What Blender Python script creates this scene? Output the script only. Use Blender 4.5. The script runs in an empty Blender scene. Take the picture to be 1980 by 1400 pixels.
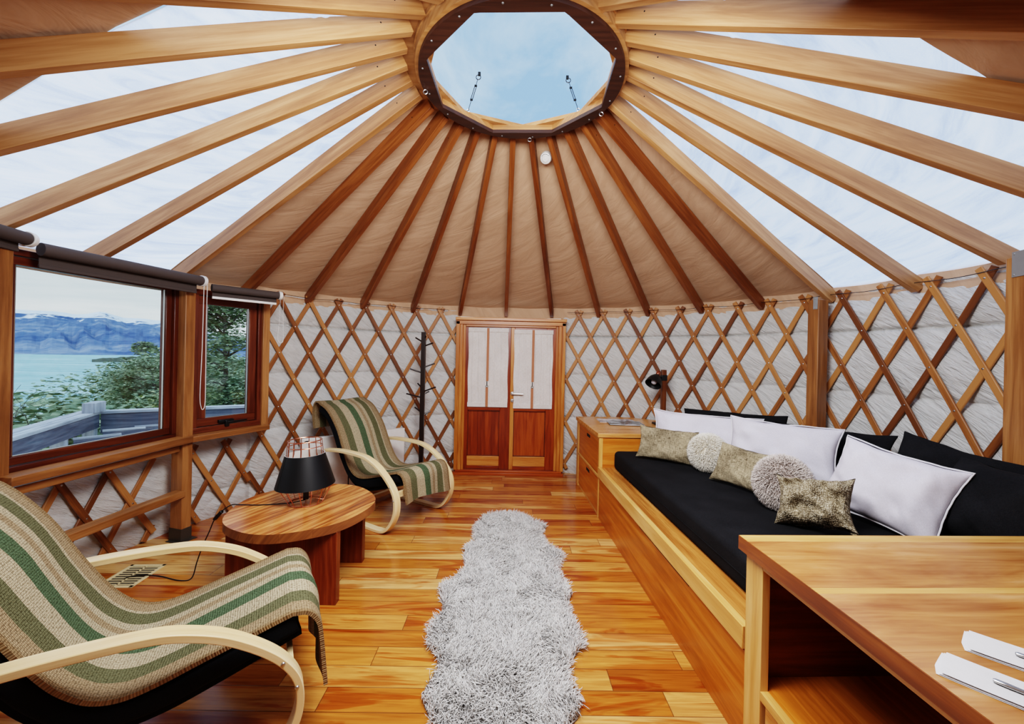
import bpy, math, random
import numpy as np
from mathutils import Matrix, Vector
random.seed(7)
PI=math.pi
sc=bpy.context.scene
COL=sc.collection
R=math.radians

# ------------------------------------------------------------------ materials
def s2l(c):
    return tuple(((x/255.)/12.92 if x/255.<=.04045 else ((x/255.+.055)/1.055)**2.4) for x in c[:3])+(1.,)
class NT:
    def __init__(s,name):
        s.m=bpy.data.materials.new(name); s.m.use_nodes=True
        s.t=s.m.node_tree; s.t.nodes.clear()
        s.out=s.n('ShaderNodeOutputMaterial')
    def n(s,typ,**kw):
        nd=s.t.nodes.new(typ)
        for k,v in kw.items():
            if k.startswith('i_'):
                nd.inputs[k[2:].replace('_',' ')].default_value=v
            else: setattr(nd,k,v)
        return nd
    def l(s,a,b): s.t.links.new(a,b)
    def math(s,op,a,b=None,c=None):
        nd=s.n('ShaderNodeMath',operation=op)
        for i,v in enumerate((a,b,c)):
            if v is None: continue
            if isinstance(v,(int,float)): nd.inputs[i].default_value=v
            else: s.l(v,nd.inputs[i])
        return nd.outputs[0]
    def ramp(s,fac,stops,interp='LINEAR'):
        nd=s.n('ShaderNodeValToRGB'); nd.color_ramp.interpolation=interp
        el=nd.color_ramp.elements
        while len(el)<len(stops): el.new(.5)
        for e,(p,c) in zip(el,stops): e.position=p; e.color=c if len(c)==4 and max(c)<=1.0001 and isinstance(c[0],float) else s2l(c)
        s.l(fac,nd.inputs[0]); return nd.outputs[0]
    def mix(s,fac,a,b,mode='MIX'):
        nd=s.n('ShaderNodeMix',data_type='RGBA',blend_type=mode)
        for i,v in ((0,fac),(6,a),(7,b)):
            if isinstance(v,(int,float,tuple)): nd.inputs[i].default_value=v
            else: s.l(v,nd.inputs[i])
        return nd.outputs[2]
    def mapping(s,vec,scale=(1,1,1),rot=(0,0,0),loc=(0,0,0)):
        nd=s.n('ShaderNodeMapping'); nd.inputs['Scale'].default_value=scale; nd.inputs['Rotation'].default_value=rot; nd.inputs['Location'].default_value=loc
        s.l(vec,nd.inputs[0]); return nd.outputs[0]
    def aniso(s,vec,ang,sx,sy):
        return s.mapping(s.mapping(vec,(1,1,1),(0,0,R(ang))),(sx,sy,1))
    def noise(s,vec,scale,detail=3,rough=.5,dist=0):
        nd=s.n('ShaderNodeTexNoise'); nd.inputs['Scale'].default_value=scale; nd.inputs['Detail'].default_value=detail
        nd.inputs['Roughness'].default_value=rough; nd.inputs['Distortion'].default_value=dist
        s.l(vec,nd.inputs['Vector']); return nd.outputs['Fac']
    def bump(s,h,st=.3,d=.01):
        nd=s.n('ShaderNodeBump'); nd.inputs['Strength'].default_value=st; nd.inputs['Distance'].default_value=d
        s.l(h,nd.inputs['Height']); return nd.outputs[0]
    def principled(s,col,rough=.5,metal=0,normal=None,spec=.5,**kw):
        p=s.n('ShaderNodeBsdfPrincipled')
        for k,v in (('Base Color',col),('Roughness',rough),('Metallic',metal),('Specular IOR Level',spec)):
            if isinstance(v,(int,float,tuple)): p.inputs[k].default_value=v
            else: s.l(v,p.inputs[k])
        for k,v in kw.items(): p.inputs[k.replace('_',' ')].default_value=v
        if normal is not None: s.l(normal,p.inputs['Normal'])
        s.l(p.outputs[0],s.out.inputs[0]); return p

def flat(name,c,rough=.6,metal=0,spec=.5,nz=0):
    t=NT(name)
    tc=t.n('ShaderNodeTexCoord').outputs['Object']
    f=t.noise(tc,35,2)
    a=s2l(c); b=tuple(x*(1-.12) for x in a[:3])+(1,)
    t.principled(t.mix(f,a,b),rough,metal,spec=spec,normal=t.bump(f,.15,.002) if nz else None)
    return t.m

def wood(name,dark,mid,light,rough=.35,var=.22,grain=1.0,spec=.5,wave=.05,stops=(.30,.50,.70)):
    t=NT(name)
    uv=t.n('ShaderNodeUVMap').outputs[0]
    big=t.noise(t.mapping(uv,(.8,9*grain,1)),1.6,5,.62,.9)
    fine=t.noise(t.mapping(uv,(4,130*grain,1)),1.0,3,.6)
    wv=t.n('ShaderNodeTexWave',wave_type='BANDS',bands_direction='Y')
    wv.inputs['Scale'].default_value=7*grain; wv.inputs['Distortion'].default_value=5; wv.inputs['Detail'].default_value=2; wv.inputs['Detail Scale'].default_value=.8
    t.l(t.mapping(uv,(.22,1,1)),wv.inputs['Vector'])
    f=t.math('ADD',t.math('MULTIPLY',big,.75),t.math('ADD',t.math('MULTIPLY',fine,.25),t.math('MULTIPLY',wv.outputs['Fac'],wave)))
    oi=t.n('ShaderNodeObjectInfo').outputs['Random']
    f=t.math('ADD',f,t.math('MULTIPLY',t.math('SUBTRACT',oi,.5),var))
    c=t.ramp(f,[(stops[0],dark),(stops[1],mid),(stops[2],light)])
    t.principled(c,t.math('ADD',t.math('MULTIPLY',fine,.12),rough-.06),normal=t.bump(fine,.10,.002),spec=spec)
    return t.m

M={}
M['lath']=wood('lath wood',(104,58,24),(144,88,42),(178,122,70),.5,.5)
M['rafterfront']=wood('brown rafter wood',(84,40,14),(120,64,26),(152,92,46),.45,.2)  # rafter wood darkened in colour to stand in for shade over the door end
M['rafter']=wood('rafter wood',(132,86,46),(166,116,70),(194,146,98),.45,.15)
M['cab']=wood('honey cabinet wood',(152,90,38),(194,130,68),(220,168,106),.28)
M['cablight']=wood('pale edge wood',(186,126,62),(212,158,88),(230,184,118),.3,.1)
M['cabfront']=wood('orange drawer wood',(150,78,18),(190,108,36),(214,140,60),.3)
M['desk']=wood('desk top wood',(146,86,42),(186,128,74),(212,164,114),.22,grain=.6)
M['deskdark']=wood('desk edge wood',(84,38,12),(122,62,22),(160,94,42),.3)
M['door']=wood('door wood',(98,30,8),(136,54,14),(170,84,30),.3)
M['doorframe']=wood('door frame wood',(140,76,24),(176,104,42),(204,140,72),.35)
M['winwood']=wood('dark window wood',(60,22,12),(86,36,18),(116,58,32),.3)
M['post']=wood('post wood',(104,62,30),(142,92,50),(174,122,74),.4)
M['table']=wood('coffee table wood',(92,42,16),(160,90,40),(214,150,88),.2,grain=.9,stops=(.36,.5,.66))
M['tableleg']=wood('table leg wood',(70,24,8),(104,40,14),(140,70,30),.35)
M['bent']=wood('pale bentwood',(205,170,120),(228,198,148),(240,218,176),.3,.05)
M['sidewood']=wood('dark turned wood',(60,28,10),(92,48,20),(120,70,34),.4)
M['weathered']=wood('weathered grey timber',(128,131,140),(180,184,192),(220,222,226),.85)
M['weathdark']=wood('weathered dark timber',(60,63,76),(94,99,114),(130,134,146),.85)
M['metal']=flat('brushed steel',(190,190,188),.3,1)
M['foot']=flat('dark steel foot',(84,78,70),.5,.5)
M['bracket']=flat('galvanised bracket',(150,152,152),.45,.35)
M['bolt']=flat('dull zinc bolt',(128,126,124),.5,.6)
M['copper']=flat('copper wire',(214,140,112),.28,1)
M['blackmetal']=flat('black metal',(22,21,21),.42,0)
M['blackplastic']=flat('black plastic',(14,14,14),.4)
M['black']=flat('black shade card',(9,9,11),.5,0,.35)
M['whiteplastic']=flat('white plastic',(232,230,224),.4)
M['whitein']=flat('white shade lining',(225,222,215),.8)
M['ivory']=flat('ivory vent paint',(226,206,158),.5)
M['hole']=flat('dark hollow',(10,8,7),.9)
M['bulb']=flat('frosted bulb glass',(190,188,196),.12)
M['paper']=flat('white paper',(232,232,234),.8)
M['blind']=flat('brown blind fabric',(74,64,60),.85)
M['coat']=flat('espresso lacquer',(36,22,18),.35)
M['leather']=flat('tan leather',(176,112,76),.6)
M['ringdark']=wood('dark ring board',(34,16,10),(50,26,16),(68,38,24),.5)

def fabric(name,c1,c2,scale=500,bump=.4,rough=.95,sheen=.0,fleck=0):
    t=NT(name)
    uv=t.n('ShaderNodeUVMap').outputs[0]
    a=t.noise(t.mapping(uv,(1,.12,1)),scale,2,.6)
    b=t.noise(t.mapping(uv,(.12,1,1)),scale,2,.6)
    w=t.math('MULTIPLY',t.math('ADD',a,b),.5)
    big=t.noise(uv,5,3)
    f=t.math('ADD',t.math('MULTIPLY',w,1.0),t.math('MULTIPLY',t.math('SUBTRACT',big,.5),.35))
    c=t.ramp(f,[(.35,c1),(.65,c2)])
    t.principled(c,rough,normal=t.bump(t.math('ADD',w,t.math('MULTIPLY',big,.6)),bump,.004),spec=.15)
    return t.m
M['blackfab']=fabric('charcoal fabric',(18,18,20),(34,34,36),600,.3)
M['lilac']=fabric('pale lilac linen',(196,192,202),(220,216,226),700,.25)
M['tweed']=fabric('oatmeal tweed',(84,72,54),(176,162,134),230,1.0)
def knit():
    t=NT('coarse knit'); uv=t.n('ShaderNodeUVMap').outputs[0]
    vx=t.n('ShaderNodeTexVoronoi'); vx.inputs['Scale'].default_value=1.0; t.l(t.mapping(uv,(130,150,1)),vx.inputs['Vector']); vx.inputs['Randomness'].default_value=.5
    h=t.math('SUBTRACT',1.0,vx.outputs['Distance']); n=t.noise(uv,30,3)
    t.principled(t.ramp(t.math('ADD',h,t.math('MULTIPLY',t.math('SUBTRACT',n,.5),.8)),[(.1,(66,57,44)),(.5,(140,126,102)),(.9,(216,206,182))]),.95,normal=t.bump(h,1.0,.006),spec=.1); return t.m
M['tweeddark']=knit()
M['linen']=fabric('white linen',(206,200,194),(232,228,224),260,.3)
M['chairblack']=fabric('black canvas',(10,11,14),(20,22,26),500,.2)
M['seam']=flat('white seam piping',(226,224,228),.9)

def furm(name,c1,c2):
    t=NT(name)
    g=t.n('ShaderNodeUVMap').outputs[0]
    sp=t.n('ShaderNodeSeparateXYZ'); t.l(g,sp.inputs[0])
    n=t.noise(t.n('ShaderNodeTexCoord').outputs['Object'],9,3)
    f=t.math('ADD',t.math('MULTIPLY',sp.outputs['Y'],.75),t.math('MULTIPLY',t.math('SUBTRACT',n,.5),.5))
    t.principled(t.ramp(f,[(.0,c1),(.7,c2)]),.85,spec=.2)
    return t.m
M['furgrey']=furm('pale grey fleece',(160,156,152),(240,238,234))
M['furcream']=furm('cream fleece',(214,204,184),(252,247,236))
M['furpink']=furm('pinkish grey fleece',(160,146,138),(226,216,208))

def rugmat():
    t=NT('striped woven wool')
    uv=t.n('ShaderNodeUVMap').outputs[0]
    sp=t.n('ShaderNodeSeparateXYZ'); t.l(uv,sp.inputs[0])
    v=sp.outputs['Y']
    w=t.noise(uv,20,2)
    vv=t.math('ADD',v,t.math('MULTIPLY',t.math('SUBTRACT',w,.5),.010))
    G=(122,122,92);G2=(100,120,92);T=(182,160,128);C=(208,194,164);B=(164,138,104)
    st=[(0,B),(.03,T),(.13,G),(.255,C),(.41,G2),(.535,C),(.60,T),(.66,C),(.72,G),(.84,C),(.87,T),(.96,B)]
    base=t.ramp(vv,st,'CONSTANT')
    # woven nubs
    vx=t.n('ShaderNodeTexVoronoi'); vx.inputs['Scale'].default_value=1.0
    mp=t.mapping(uv,(120,100,1)); t.l(mp,vx.inputs['Vector']); vx.inputs['Randomness'].default_value=.35
    h=t.math('SUBTRACT',1.0,vx.outputs['Distance'])
    n2=t.noise(uv,90,3)
    dk=t.ramp(h,[(.25,(120,112,98)),(.75,(255,255,255))])
    c=t.mix(.85,base,dk,'MULTIPLY')
    c=t.mix(.5,c,t.ramp(n2,[(.3,(190,180,165)),(.7,(255,255,255))]),'MULTIPLY')
    t.principled(c,.95,normal=t.bump(h,.9,.006),spec=.1)
    return t.m
M['striped']=rugmat()

def floormat():
    t=NT('plank floor')
    P=t.n('ShaderNodeTexCoord').outputs['Object']
    sp=t.n('ShaderNodeSeparateXYZ'); t.l(P,sp.inputs[0])
    x,y=sp.outputs['X'],sp.outputs['Y']
    W=.127
    r=t.math('DIVIDE',y,W); row=t.math('FLOOR',r)
    wn=t.n('ShaderNodeTexWhiteNoise',noise_dimensions='1D'); t.l(row,wn.inputs['W'])
    off=t.math('MULTIPLY',wn.outputs['Value'],7.3)
    xx=t.math('DIVIDE',t.math('ADD',x,off),1.5); idx=t.math('FLOOR',xx)
    cb=t.n('ShaderNodeCombineXYZ'); t.l(row,cb.inputs[0]); t.l(idx,cb.inputs[1])
    w2=t.n('ShaderNodeTexWhiteNoise',noise_dimensions='2D'); t.l(cb.outputs[0],w2.inputs['Vector'])
    rnd=w2.outputs['Value']
    base=t.ramp(rnd,[(0,(166,92,34)),(.25,(188,114,46)),(.5,(204,134,60)),(.75,(217,158,86)),(1,(230,184,120))])
    cz=t.n('ShaderNodeCombineXYZ'); t.l(t.math('MULTIPLY',x,1.0),cz.inputs[0]); t.l(y,cz.inputs[1]); t.l(t.math('MULTIPLY',rnd,37),cz.inputs[2])
    g=t.noise(t.mapping(cz.outputs[0],(1.6,22,1)),1.3,5,.6,.5)
    g2=t.noise(t.mapping(cz.outputs[0],(5,160,1)),1.0,3)
    pat=t.noise(t.mapping(cz.outputs[0],(1.3,10,1)),1.0,4,.55,1.2)
    heart=t.ramp(t.math('ADD',pat,t.math('MULTIPLY',g,.18)),[(.62,(255,255,255)),(.68,(214,160,108)),(.85,(188,122,72))])
    c=t.mix(.8,base,heart,'MULTIPLY')
    c=t.mix(.8,c,t.ramp(g,[(.3,(186,150,110)),(.6,(255,255,255))]),'MULTIPLY')
    c=t.mix(.35,c,t.ramp(g2,[(.3,(170,130,90)),(.65,(255,255,255))]),'MULTIPLY')
    fy=t.math('FRACT',r); ey=t.math('MINIMUM',fy,t.math('SUBTRACT',1.0,fy))
    fx=t.math('FRACT',xx); ex=t.math('MULTIPLY',t.math('MINIMUM',fx,t.math('SUBTRACT',1.0,fx)),1.5/W)
    e=t.math('MINIMUM',ex,ey)
    gap=t.math('SMOOTH_MIN',t.math('DIVIDE',e,.022),1.0,.1)
    c=t.mix(gap,s2l((74,36,12)),c)
    t.principled(c,t.math('ADD',.12,t.math('MULTIPLY',g2,.12)),normal=t.bump(t.math('ADD',gap,t.math('MULTIPLY',g2,.1)),.25,.002),spec=.55)
    return t.m
M['floor']=floormat()

def linermat():
    t=NT('quilted grey liner')
    uv=t.n('ShaderNodeUVMap').outputs[0]
    n1=t.noise(t.aniso(uv,38,3,16),1.3,4,.6,1.6)
    n2=t.noise(t.aniso(uv,25,5,40),1.2,3,.55,1.2)
    h=t.math('ADD',t.math('MULTIPLY',n1,1.0),t.math('MULTIPLY',n2,.6))
    c=t.ramp(h,[(.45,(190,190,187)),(1.0,(210,210,207))])
    t.principled(c,.6,normal=t.bump(h,.75,.02),spec=.35)
    return t.m
M['liner']=linermat()
def tanmat():
    t=NT('tan roof lining')
    uv=t.n('ShaderNodeUVMap').outputs[0]
    n1=t.noise(t.aniso(uv,60,1.5,6),1.0,4,.6,1.4)
    t.principled(t.ramp(n1,[(.3,(186,152,124)),(.7,(204,170,142))]),.75,normal=t.bump(n1,.35,.03),spec=.2)
    return t.m
M['tan']=tanmat()
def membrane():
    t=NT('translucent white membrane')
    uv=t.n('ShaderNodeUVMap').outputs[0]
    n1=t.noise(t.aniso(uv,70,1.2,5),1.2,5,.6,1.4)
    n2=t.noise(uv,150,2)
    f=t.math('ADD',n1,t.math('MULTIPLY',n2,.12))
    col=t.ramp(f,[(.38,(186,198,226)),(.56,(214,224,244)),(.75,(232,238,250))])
    em=t.n('ShaderNodeEmission'); t.l(col,em.inputs[0]); em.inputs[1].default_value=MEM  # emission stands in for sky light glowing through the cloth
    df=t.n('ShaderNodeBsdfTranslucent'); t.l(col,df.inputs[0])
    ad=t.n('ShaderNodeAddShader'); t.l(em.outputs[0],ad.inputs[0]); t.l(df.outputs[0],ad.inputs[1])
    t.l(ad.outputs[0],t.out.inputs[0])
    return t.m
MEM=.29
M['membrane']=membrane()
def glass(name,tint=(.94,.97,.97,1),g=.05):
    t=NT(name)
    tr=t.n('ShaderNodeBsdfTransparent'); tr.inputs[0].default_value=tint
    gl=t.n('ShaderNodeBsdfGlossy'); gl.inputs['Roughness'].default_value=.02
    n=t.noise(t.n('ShaderNodeTexCoord').outputs['Object'],2,3)
    mx=t.n('ShaderNodeMixShader'); t.l(t.math('MULTIPLY',n,g*2),mx.inputs[0])
    t.l(tr.outputs[0],mx.inputs[1]); t.l(gl.outputs[0],mx.inputs[2]); t.l(mx.outputs[0],t.out.inputs[0])
    return t.m
M['glass']=glass('window glass',g=.03)
M['dome']=glass('acrylic dome',(.96,.98,1,1),.0)
def magmat(name,a,b,c):
    t=NT(name); P=t.n('ShaderNodeTexCoord').outputs['Object']
    t.principled(t.ramp(t.noise(P,7,4,.6,1),[(.35,a),(.5,b),(.68,c)]),.25,spec=.5); return t.m
M['mag']=magmat('landscape photo cover',(50,54,56),(110,116,120),(214,220,230))
M['mag2']=magmat('pale photo cover',(120,124,130),(206,210,216),(240,240,240))
def lakemat():
    t=NT('glacial lake water'); P=t.n('ShaderNodeTexCoord').outputs['Object']
    n=t.noise(t.mapping(P,(.08,.5,1),(0,0,R(40))),1.0,5,.65)
    n2=t.noise(t.mapping(P,(.01,.05,1),(0,0,R(40))),1.0,3,.5)
    c=t.ramp(t.math('ADD',t.math('MULTIPLY',n,.6),t.math('MULTIPLY',n2,.4)),[(.38,(132,178,186)),(.52,(168,206,210)),(.66,(214,230,234))])
    t.principled(c,.6,spec=.1); return t.m
M['lake']=lakemat()
def mountmat():
    t=NT('blue mountain rock and snow'); P=t.n('ShaderNodeTexCoord').outputs['Object']
    at=t.n('ShaderNodeUVMap').outputs[0]
    sp=t.n('ShaderNodeSeparateXYZ'); t.l(at,sp.inputs[0])   # y = height fraction of ridge
    n=t.noise(t.mapping(P,(.004,.004,.012),(0,0,R(30))),1.0,6,.65,.8)
    n2=t.noise(t.mapping(P,(.012,.012,.05)),1.0,5,.7,.5)
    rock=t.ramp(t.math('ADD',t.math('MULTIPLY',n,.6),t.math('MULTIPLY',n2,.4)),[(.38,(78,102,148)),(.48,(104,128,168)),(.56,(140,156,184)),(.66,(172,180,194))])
    s=t.math('ADD',sp.outputs['Y'],t.math('MULTIPLY',t.math('SUBTRACT',n2,.5),1.1))
    sn=t.ramp(s,[(.80,(0,0,0)),(.83,(255,255,255))])
    t.principled(t.mix(sn,rock,s2l((236,242,250))),.95,spec=0); return t.m
M['mount']=mountmat()
def groundmat():
    t=NT('scrub and rock ground'); P=t.n('ShaderNodeTexCoord').outputs['Object']
    n=t.noise(P,.6,5,.7); n2=t.noise(P,6,4,.7)
    t.principled(t.ramp(t.math('ADD',t.math('MULTIPLY',n,.6),t.math('MULTIPLY',n2,.4)),[(.36,(58,72,50)),(.5,(104,118,76)),(.6,(140,146,108)),(.72,(184,180,166))]),1,spec=0); return t.m
M['ground']=groundmat()
def leafm(name,a,b,c):
    t=NT(name); P=t.n('ShaderNodeTexCoord').outputs['Object']
    t.principled(t.ramp(t.noise(P,4,4,.7),[(.35,a),(.5,b),(.66,c)]),.9,spec=.1); return t.m
M['leaf']=leafm('beech foliage',(92,114,94),(142,162,130),(192,204,172))  # foliage colours, shrubs too, lightened to stand in for outdoor haze
M['leaf2']=leafm('yellow green shrub foliage',(126,144,100),(176,188,134),(212,220,176))
M['bark']=flat('grey bark',(92,88,84),.9)

# ------------------------------------------------------------------ mesh builder
TM={}   # object name -> 4x4 of top-level things
class MB:
    def __init__(s): s.v=[];s.f=[];s.uv=[];s.mi=[]
    def add(s,vs,fs,uvs=None,mi=0):
        b=len(s.v); s.v+= [tuple(p) for p in vs]
        for i,f in enumerate(fs):
            s.f.append(tuple(b+k for k in f)); s.mi.append(mi)
            s.uv.append(uvs[i] if uvs else [(vs[k][0],vs[k][1]+vs[k][2]) for k in f])
        return s
    def box(s,c,size,rot=None,g=0,mi=0):
        """box centre c; g = grain axis"""
        o1,o2=[k for k in range(3) if k!=g]
        ru,rv=random.random()*20,random.random()*20
        hx,hy,hz=[k/2 for k in size]
        L=[Vector((x,y,z)) for x in(-hx,hx) for y in(-hy,hy) for z in(-hz,hz)]
        fs=[(0,1,3,2),(4,6,7,5),(0,4,5,1),(2,3,7,6),(0,2,6,4),(1,5,7,3)]
        uv=[[(L[k][g]+ru,L[k][o1]+L[k][o2]*.83+rv) for k in f] for f in fs]
        m=rot if rot else Matrix.Identity(3)
        s.add([m@p+Vector(c) for p in L],fs,uv,mi); return s
    def bx(s,x0,x1,y0,y1,z0,z1,g=0,mi=0):
        return s.box(((x0+x1)/2,(y0+y1)/2,(z0+z1)/2),(abs(x1-x0),abs(y1-y0),abs(z1-z0)),None,g,mi)
    def beam(s,p0,p1,w,h,up=(0,0,1),mi=0):
        p0,p1=Vector(p0),Vector(p1); d=(p1-p0); L=d.length; d.normalize()
        u=Vector(up); x=d.cross(u).normalized(); z=x.cross(d).normalized()
        rot=Matrix((d,-x,z)).transposed()
        return s.box((p0+p1)/2,(L,w,h),rot,0,mi)
    def sweep(s,pts,prof,ups=None,closed=False,mi=0,cap=True):
        """profile (list of (a,b)) swept along pts; a along side vector, b along up"""
        n=len(pts); P=[Vector(p) for p in pts]; m=len(prof); vs=[];us=[0]
        for i in range(n):
            if closed: t=(P[(i+1)%n]-P[i-1])
            else: t=P[min(i+1,n-1)]-P[max(i-1,0)]
            t.normalize()
            if ups is None:
                if i==0:
                    u=Vector((0,0,1)) if abs(t.z)<.9 else Vector((1,0,0))
                else: u=lastu
                x=t.cross(u).normalized(); u=x.cross(t).normalized(); lastu=u
            else:
                u=Vector(ups[i] if isinstance(ups,list) else ups); x=t.cross(u).normalized(); u=x.cross(t).normalized()
            vs+=[P[i]+x*a+u*b for a,b in prof]
            if i: us.append(us[-1]+(P[i]-P[i-1]).length)
        per=[0]
        for k in range(m): per.append(per[-1]+math.dist(prof[k],prof[(k+1)%m]))
        fs=[];uv=[];ru,rv=random.random()*20,random.random()*20
        for i in range(n if closed else n-1):
            j=(i+1)%n; uj=us[i]+(P[j]-P[i]).length
            for k in range(m):
                k2=(k+1)%m
                fs.append((i*m+k,i*m+k2,j*m+k2,j*m+k))
                uv.append([(us[i]+ru,per[k]+rv),(us[i]+ru,per[k+1]+rv),(uj+ru,per[k+1]+rv),(uj+ru,per[k]+rv)])
        if not closed and cap:
            fs.append(tuple(range(m))[::-1]); uv.append([(prof[k][0],prof[k][1]) for k in range(m)][::-1])
            fs.append(tuple((n-1)*m+k for k in range(m))); uv.append([(prof[k][0],prof[k][1]) for k in range(m)])
        return s.add(vs,fs,uv,mi)
    def tube(s,pts,r,n=8,closed=False,mi=0):
        return s.sweep(pts,[(r*math.cos(2*PI*k/n),r*math.sin(2*PI*k/n)) for k in range(n)],None,closed,mi)
    def cyl(s,p0,p1,r,n=16,mi=0): return s.tube([p0,p1],r,n,False,mi)
    def lathe(s,prof,c=(0,0,0),n=32,mi=0,rot=None,close=False):
        """prof list of (r,z) around local z"""
        m=rot if rot else Matrix.Identity(3); vs=[];k=len(prof)
        for i in range(n):
            a=2*PI*i/n
            vs+=[m@Vector((r*math.cos(a),r*math.sin(a),z))+Vector(c) for r,z in prof]
        fs=[];uv=[]
        for i in range(n):
            j=(i+1)%n
            for q in range(k-1+(1 if close else 0)):
                q2=(q+1)%k
                fs.append((i*k+q,j*k+q,j*k+q2,i*k+q2)); uv.append([(i/n,prof[q][1]),((i+1)/n,prof[q][1]),((i+1)/n,prof[q2][1]),(i/n,prof[q2][1])])
        return s.add(vs,fs,uv,mi)
    def prism(s,poly,z0,z1,g=0,mi=0,holes=None):
        n=len(poly); vs=[(x,y,z0) for x,y in poly]+[(x,y,z1) for x,y in poly]
        fs=[tuple(range(n))[::-1],tuple(range(n,2*n))]; 
        rr=random.random()*20
        uu=lambda p:(p[g]+rr,p[1-g]+p[2]+rr)
        for i in range(n):
            j=(i+1)%n; fs.append((i,j,n+j,n+i))
        return s.add(vs,fs,[[uu(vs[k]) for k in f] for f in fs],mi)
    def ringplate(s,outer,inner,z0,z1,mi=0):
        """outer & inner polygons same count"""
        n=len(outer); vs=[(x,y,z0) for x,y in outer]+[(x,y,z0) for x,y in inner]+[(x,y,z1) for x,y in outer]+[(x,y,z1) for x,y in inner]
        fs=[]
        for i in range(n):
            j=(i+1)%n
            fs+=[(i,n+i,n+j,j),(2*n+i,2*n+j,3*n+j,3*n+i),(i,j,2*n+j,2*n+i),(n+i,3*n+i,3*n+j,n+j)]
        return s.add(vs,fs,None,mi)
    def grid(s,P,U=None,closed=False,mi=0,flip=False):
        """P[i][j] points; U same shape uv"""
        ni,nj=len(P),len(P[0]); vs=[p for r in P for p in r]; fs=[];uv=[]
        for i in range(ni-1):
            for j in range(nj-1):
                f=(i*nj+j,(i+1)*nj+j,(i+1)*nj+j+1,i*nj+j+1)
                if flip: f=f[::-1]
                fs.append(f)
                if U: uv.append([U[k//nj][k%nj] for k in f])
        return s.add(vs,fs,uv if U else None,mi)
    def build(s,name,mats,parent=None,bev=0,label=None,smooth=35,sub=0,world=False,origin=True):
        if not isinstance(mats,(list,tuple)): mats=[mats]
        V=[Vector(p) for p in s.v]
        me=bpy.data.meshes.new(name)
        o=None
        if parent is not None and world and parent.name in TM:
            inv=TM[parent.name].inverted(); V=[inv@p for p in V]
        off=Vector((0,0,0))
        if parent is None and origin and V:
            xs=[p.x for p in V];ys=[p.y for p in V];zs=[p.z for p in V]
            off=Vector(((min(xs)+max(xs))/2,(min(ys)+max(ys))/2,min(zs))); V=[p-off for p in V]
        me.from_pydata([tuple(p) for p in V],[],s.f)
        ul=me.uv_layers.new(name='UVMap')
        flatuv=np.array([c for f in s.uv for q in f for c in q],dtype=np.float32)
        ul.data.foreach_set('uv',flatuv)
        me.polygons.foreach_set('material_index',np.array(s.mi,dtype=np.int32))
        for m in mats: me.materials.append(m)
        if smooth:
            me.polygons.foreach_set('use_smooth',np.ones(len(s.f),dtype=bool))
            me.set_sharp_from_angle(angle=R(smooth))
        me.update()
        o=bpy.data.objects.new(name,me); COL.objects.link(o)
        if parent is not None: o.parent=parent
        else: o.location=off; TM[o.name]=Matrix.Translation(off)
        if bev:
            b=o.modifiers.new('bevel','BEVEL'); b.width=bev; b.segments=2; b.limit_method='ANGLE'; b.angle_limit=R(40); b.harden_normals=False
        if sub:
            b=o.modifiers.new('sub','SUBSURF'); b.levels=sub; b.render_levels=sub
        if label: o['label']=label
        return o

def thing(name,label,cat,loc=(0,0,0),rz=0,group=None):
    o=bpy.data.objects.new(name,None); COL.objects.link(o); o.location=loc; o.rotation_euler=(0,0,rz); o.empty_display_size=.1
    TM[o.name]=Matrix.Translation(Vector(loc))@Matrix.Rotation(rz,4,'Z')
    o['label']=label; o['category']=cat
    if group: o['group']=group
    return o
def tag(o,label,cat,group=None,kind=None):
    o['label']=label
    if cat: o['category']=cat
    if group: o['group']=group
    if kind: o['kind']=kind
    return o
def struct(o,label=None):
    o['kind']='structure'
    if label: o['label']=label; o['category']=o.name.split('_')[0]
    return o
def copytree(o,label=None,loc=None,rz=None,scale=None):
    r=o.copy(); COL.objects.link(r)
    if label: r['label']=label
    if loc is not None: r.location=loc
    if rz is not None: r.rotation_euler=(0,0,rz)
    if scale is not None: r.scale=(scale,)*3 if not isinstance(scale,tuple) else scale
    for ch in list(o.children):
        c=ch.copy(); COL.objects.link(c); c.parent=r
        for g in list(ch.children):
            d=g.copy(); COL.objects.link(d); d.parent=c
    return r
def pol(r,deg,z=0): return Vector((r*math.sin(R(deg)),r*math.cos(R(deg)),z))
def bed(L,d,z=0):
    """frame of the built-in furniture: L to the right, d ahead of the photographer's spot"""
    a=R(-1.76); return Vector((-.012+L*math.cos(a)+d*math.sin(a), -2.459-L*math.sin(a)+d*math.cos(a), z))
BR=R(1.76)
def crom(pts,n=8):
    out=[];P=[np.array(p,float) for p in pts];P=[2*P[0]-P[1]]+P+[2*P[-1]-P[-2]]
    for i in range(1,len(P)-2):
        for k in range(n):
            t=k/n;a,b,c,d=P[i-1:i+3]
            out.append(tuple(.5*((2*b)+(-a+c)*t+(2*a-5*b+4*c-d)*t*t+(-a+3*b-3*c+d)*t**3)))
    out.append(tuple(P[-2])); return out

# ------------------------------------------------------------------ camera
cam=bpy.data.cameras.new('Camera'); co=bpy.data.objects.new('Camera',cam); COL.objects.link(co)
yaw,roll=R(.53),R(1.25)
fwd=Vector((math.sin(yaw),math.cos(yaw),0)); rt0=Vector((math.cos(yaw),-math.sin(yaw),0)); up0=Vector((0,0,1))
rt=rt0*math.cos(roll)+up0*math.sin(roll); up=-rt0*math.sin(roll)+up0*math.cos(roll)
m=Matrix((rt,up,-fwd)).transposed().to_4x4(); m.translation=Vector((-.012,-2.459,1.5)); co.matrix_world=m
cam.sensor_width=36; cam.lens=36*786/1980; cam.shift_y=-13/1980; cam.clip_start=.02; cam.clip_end=20000
sc.camera=co

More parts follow.
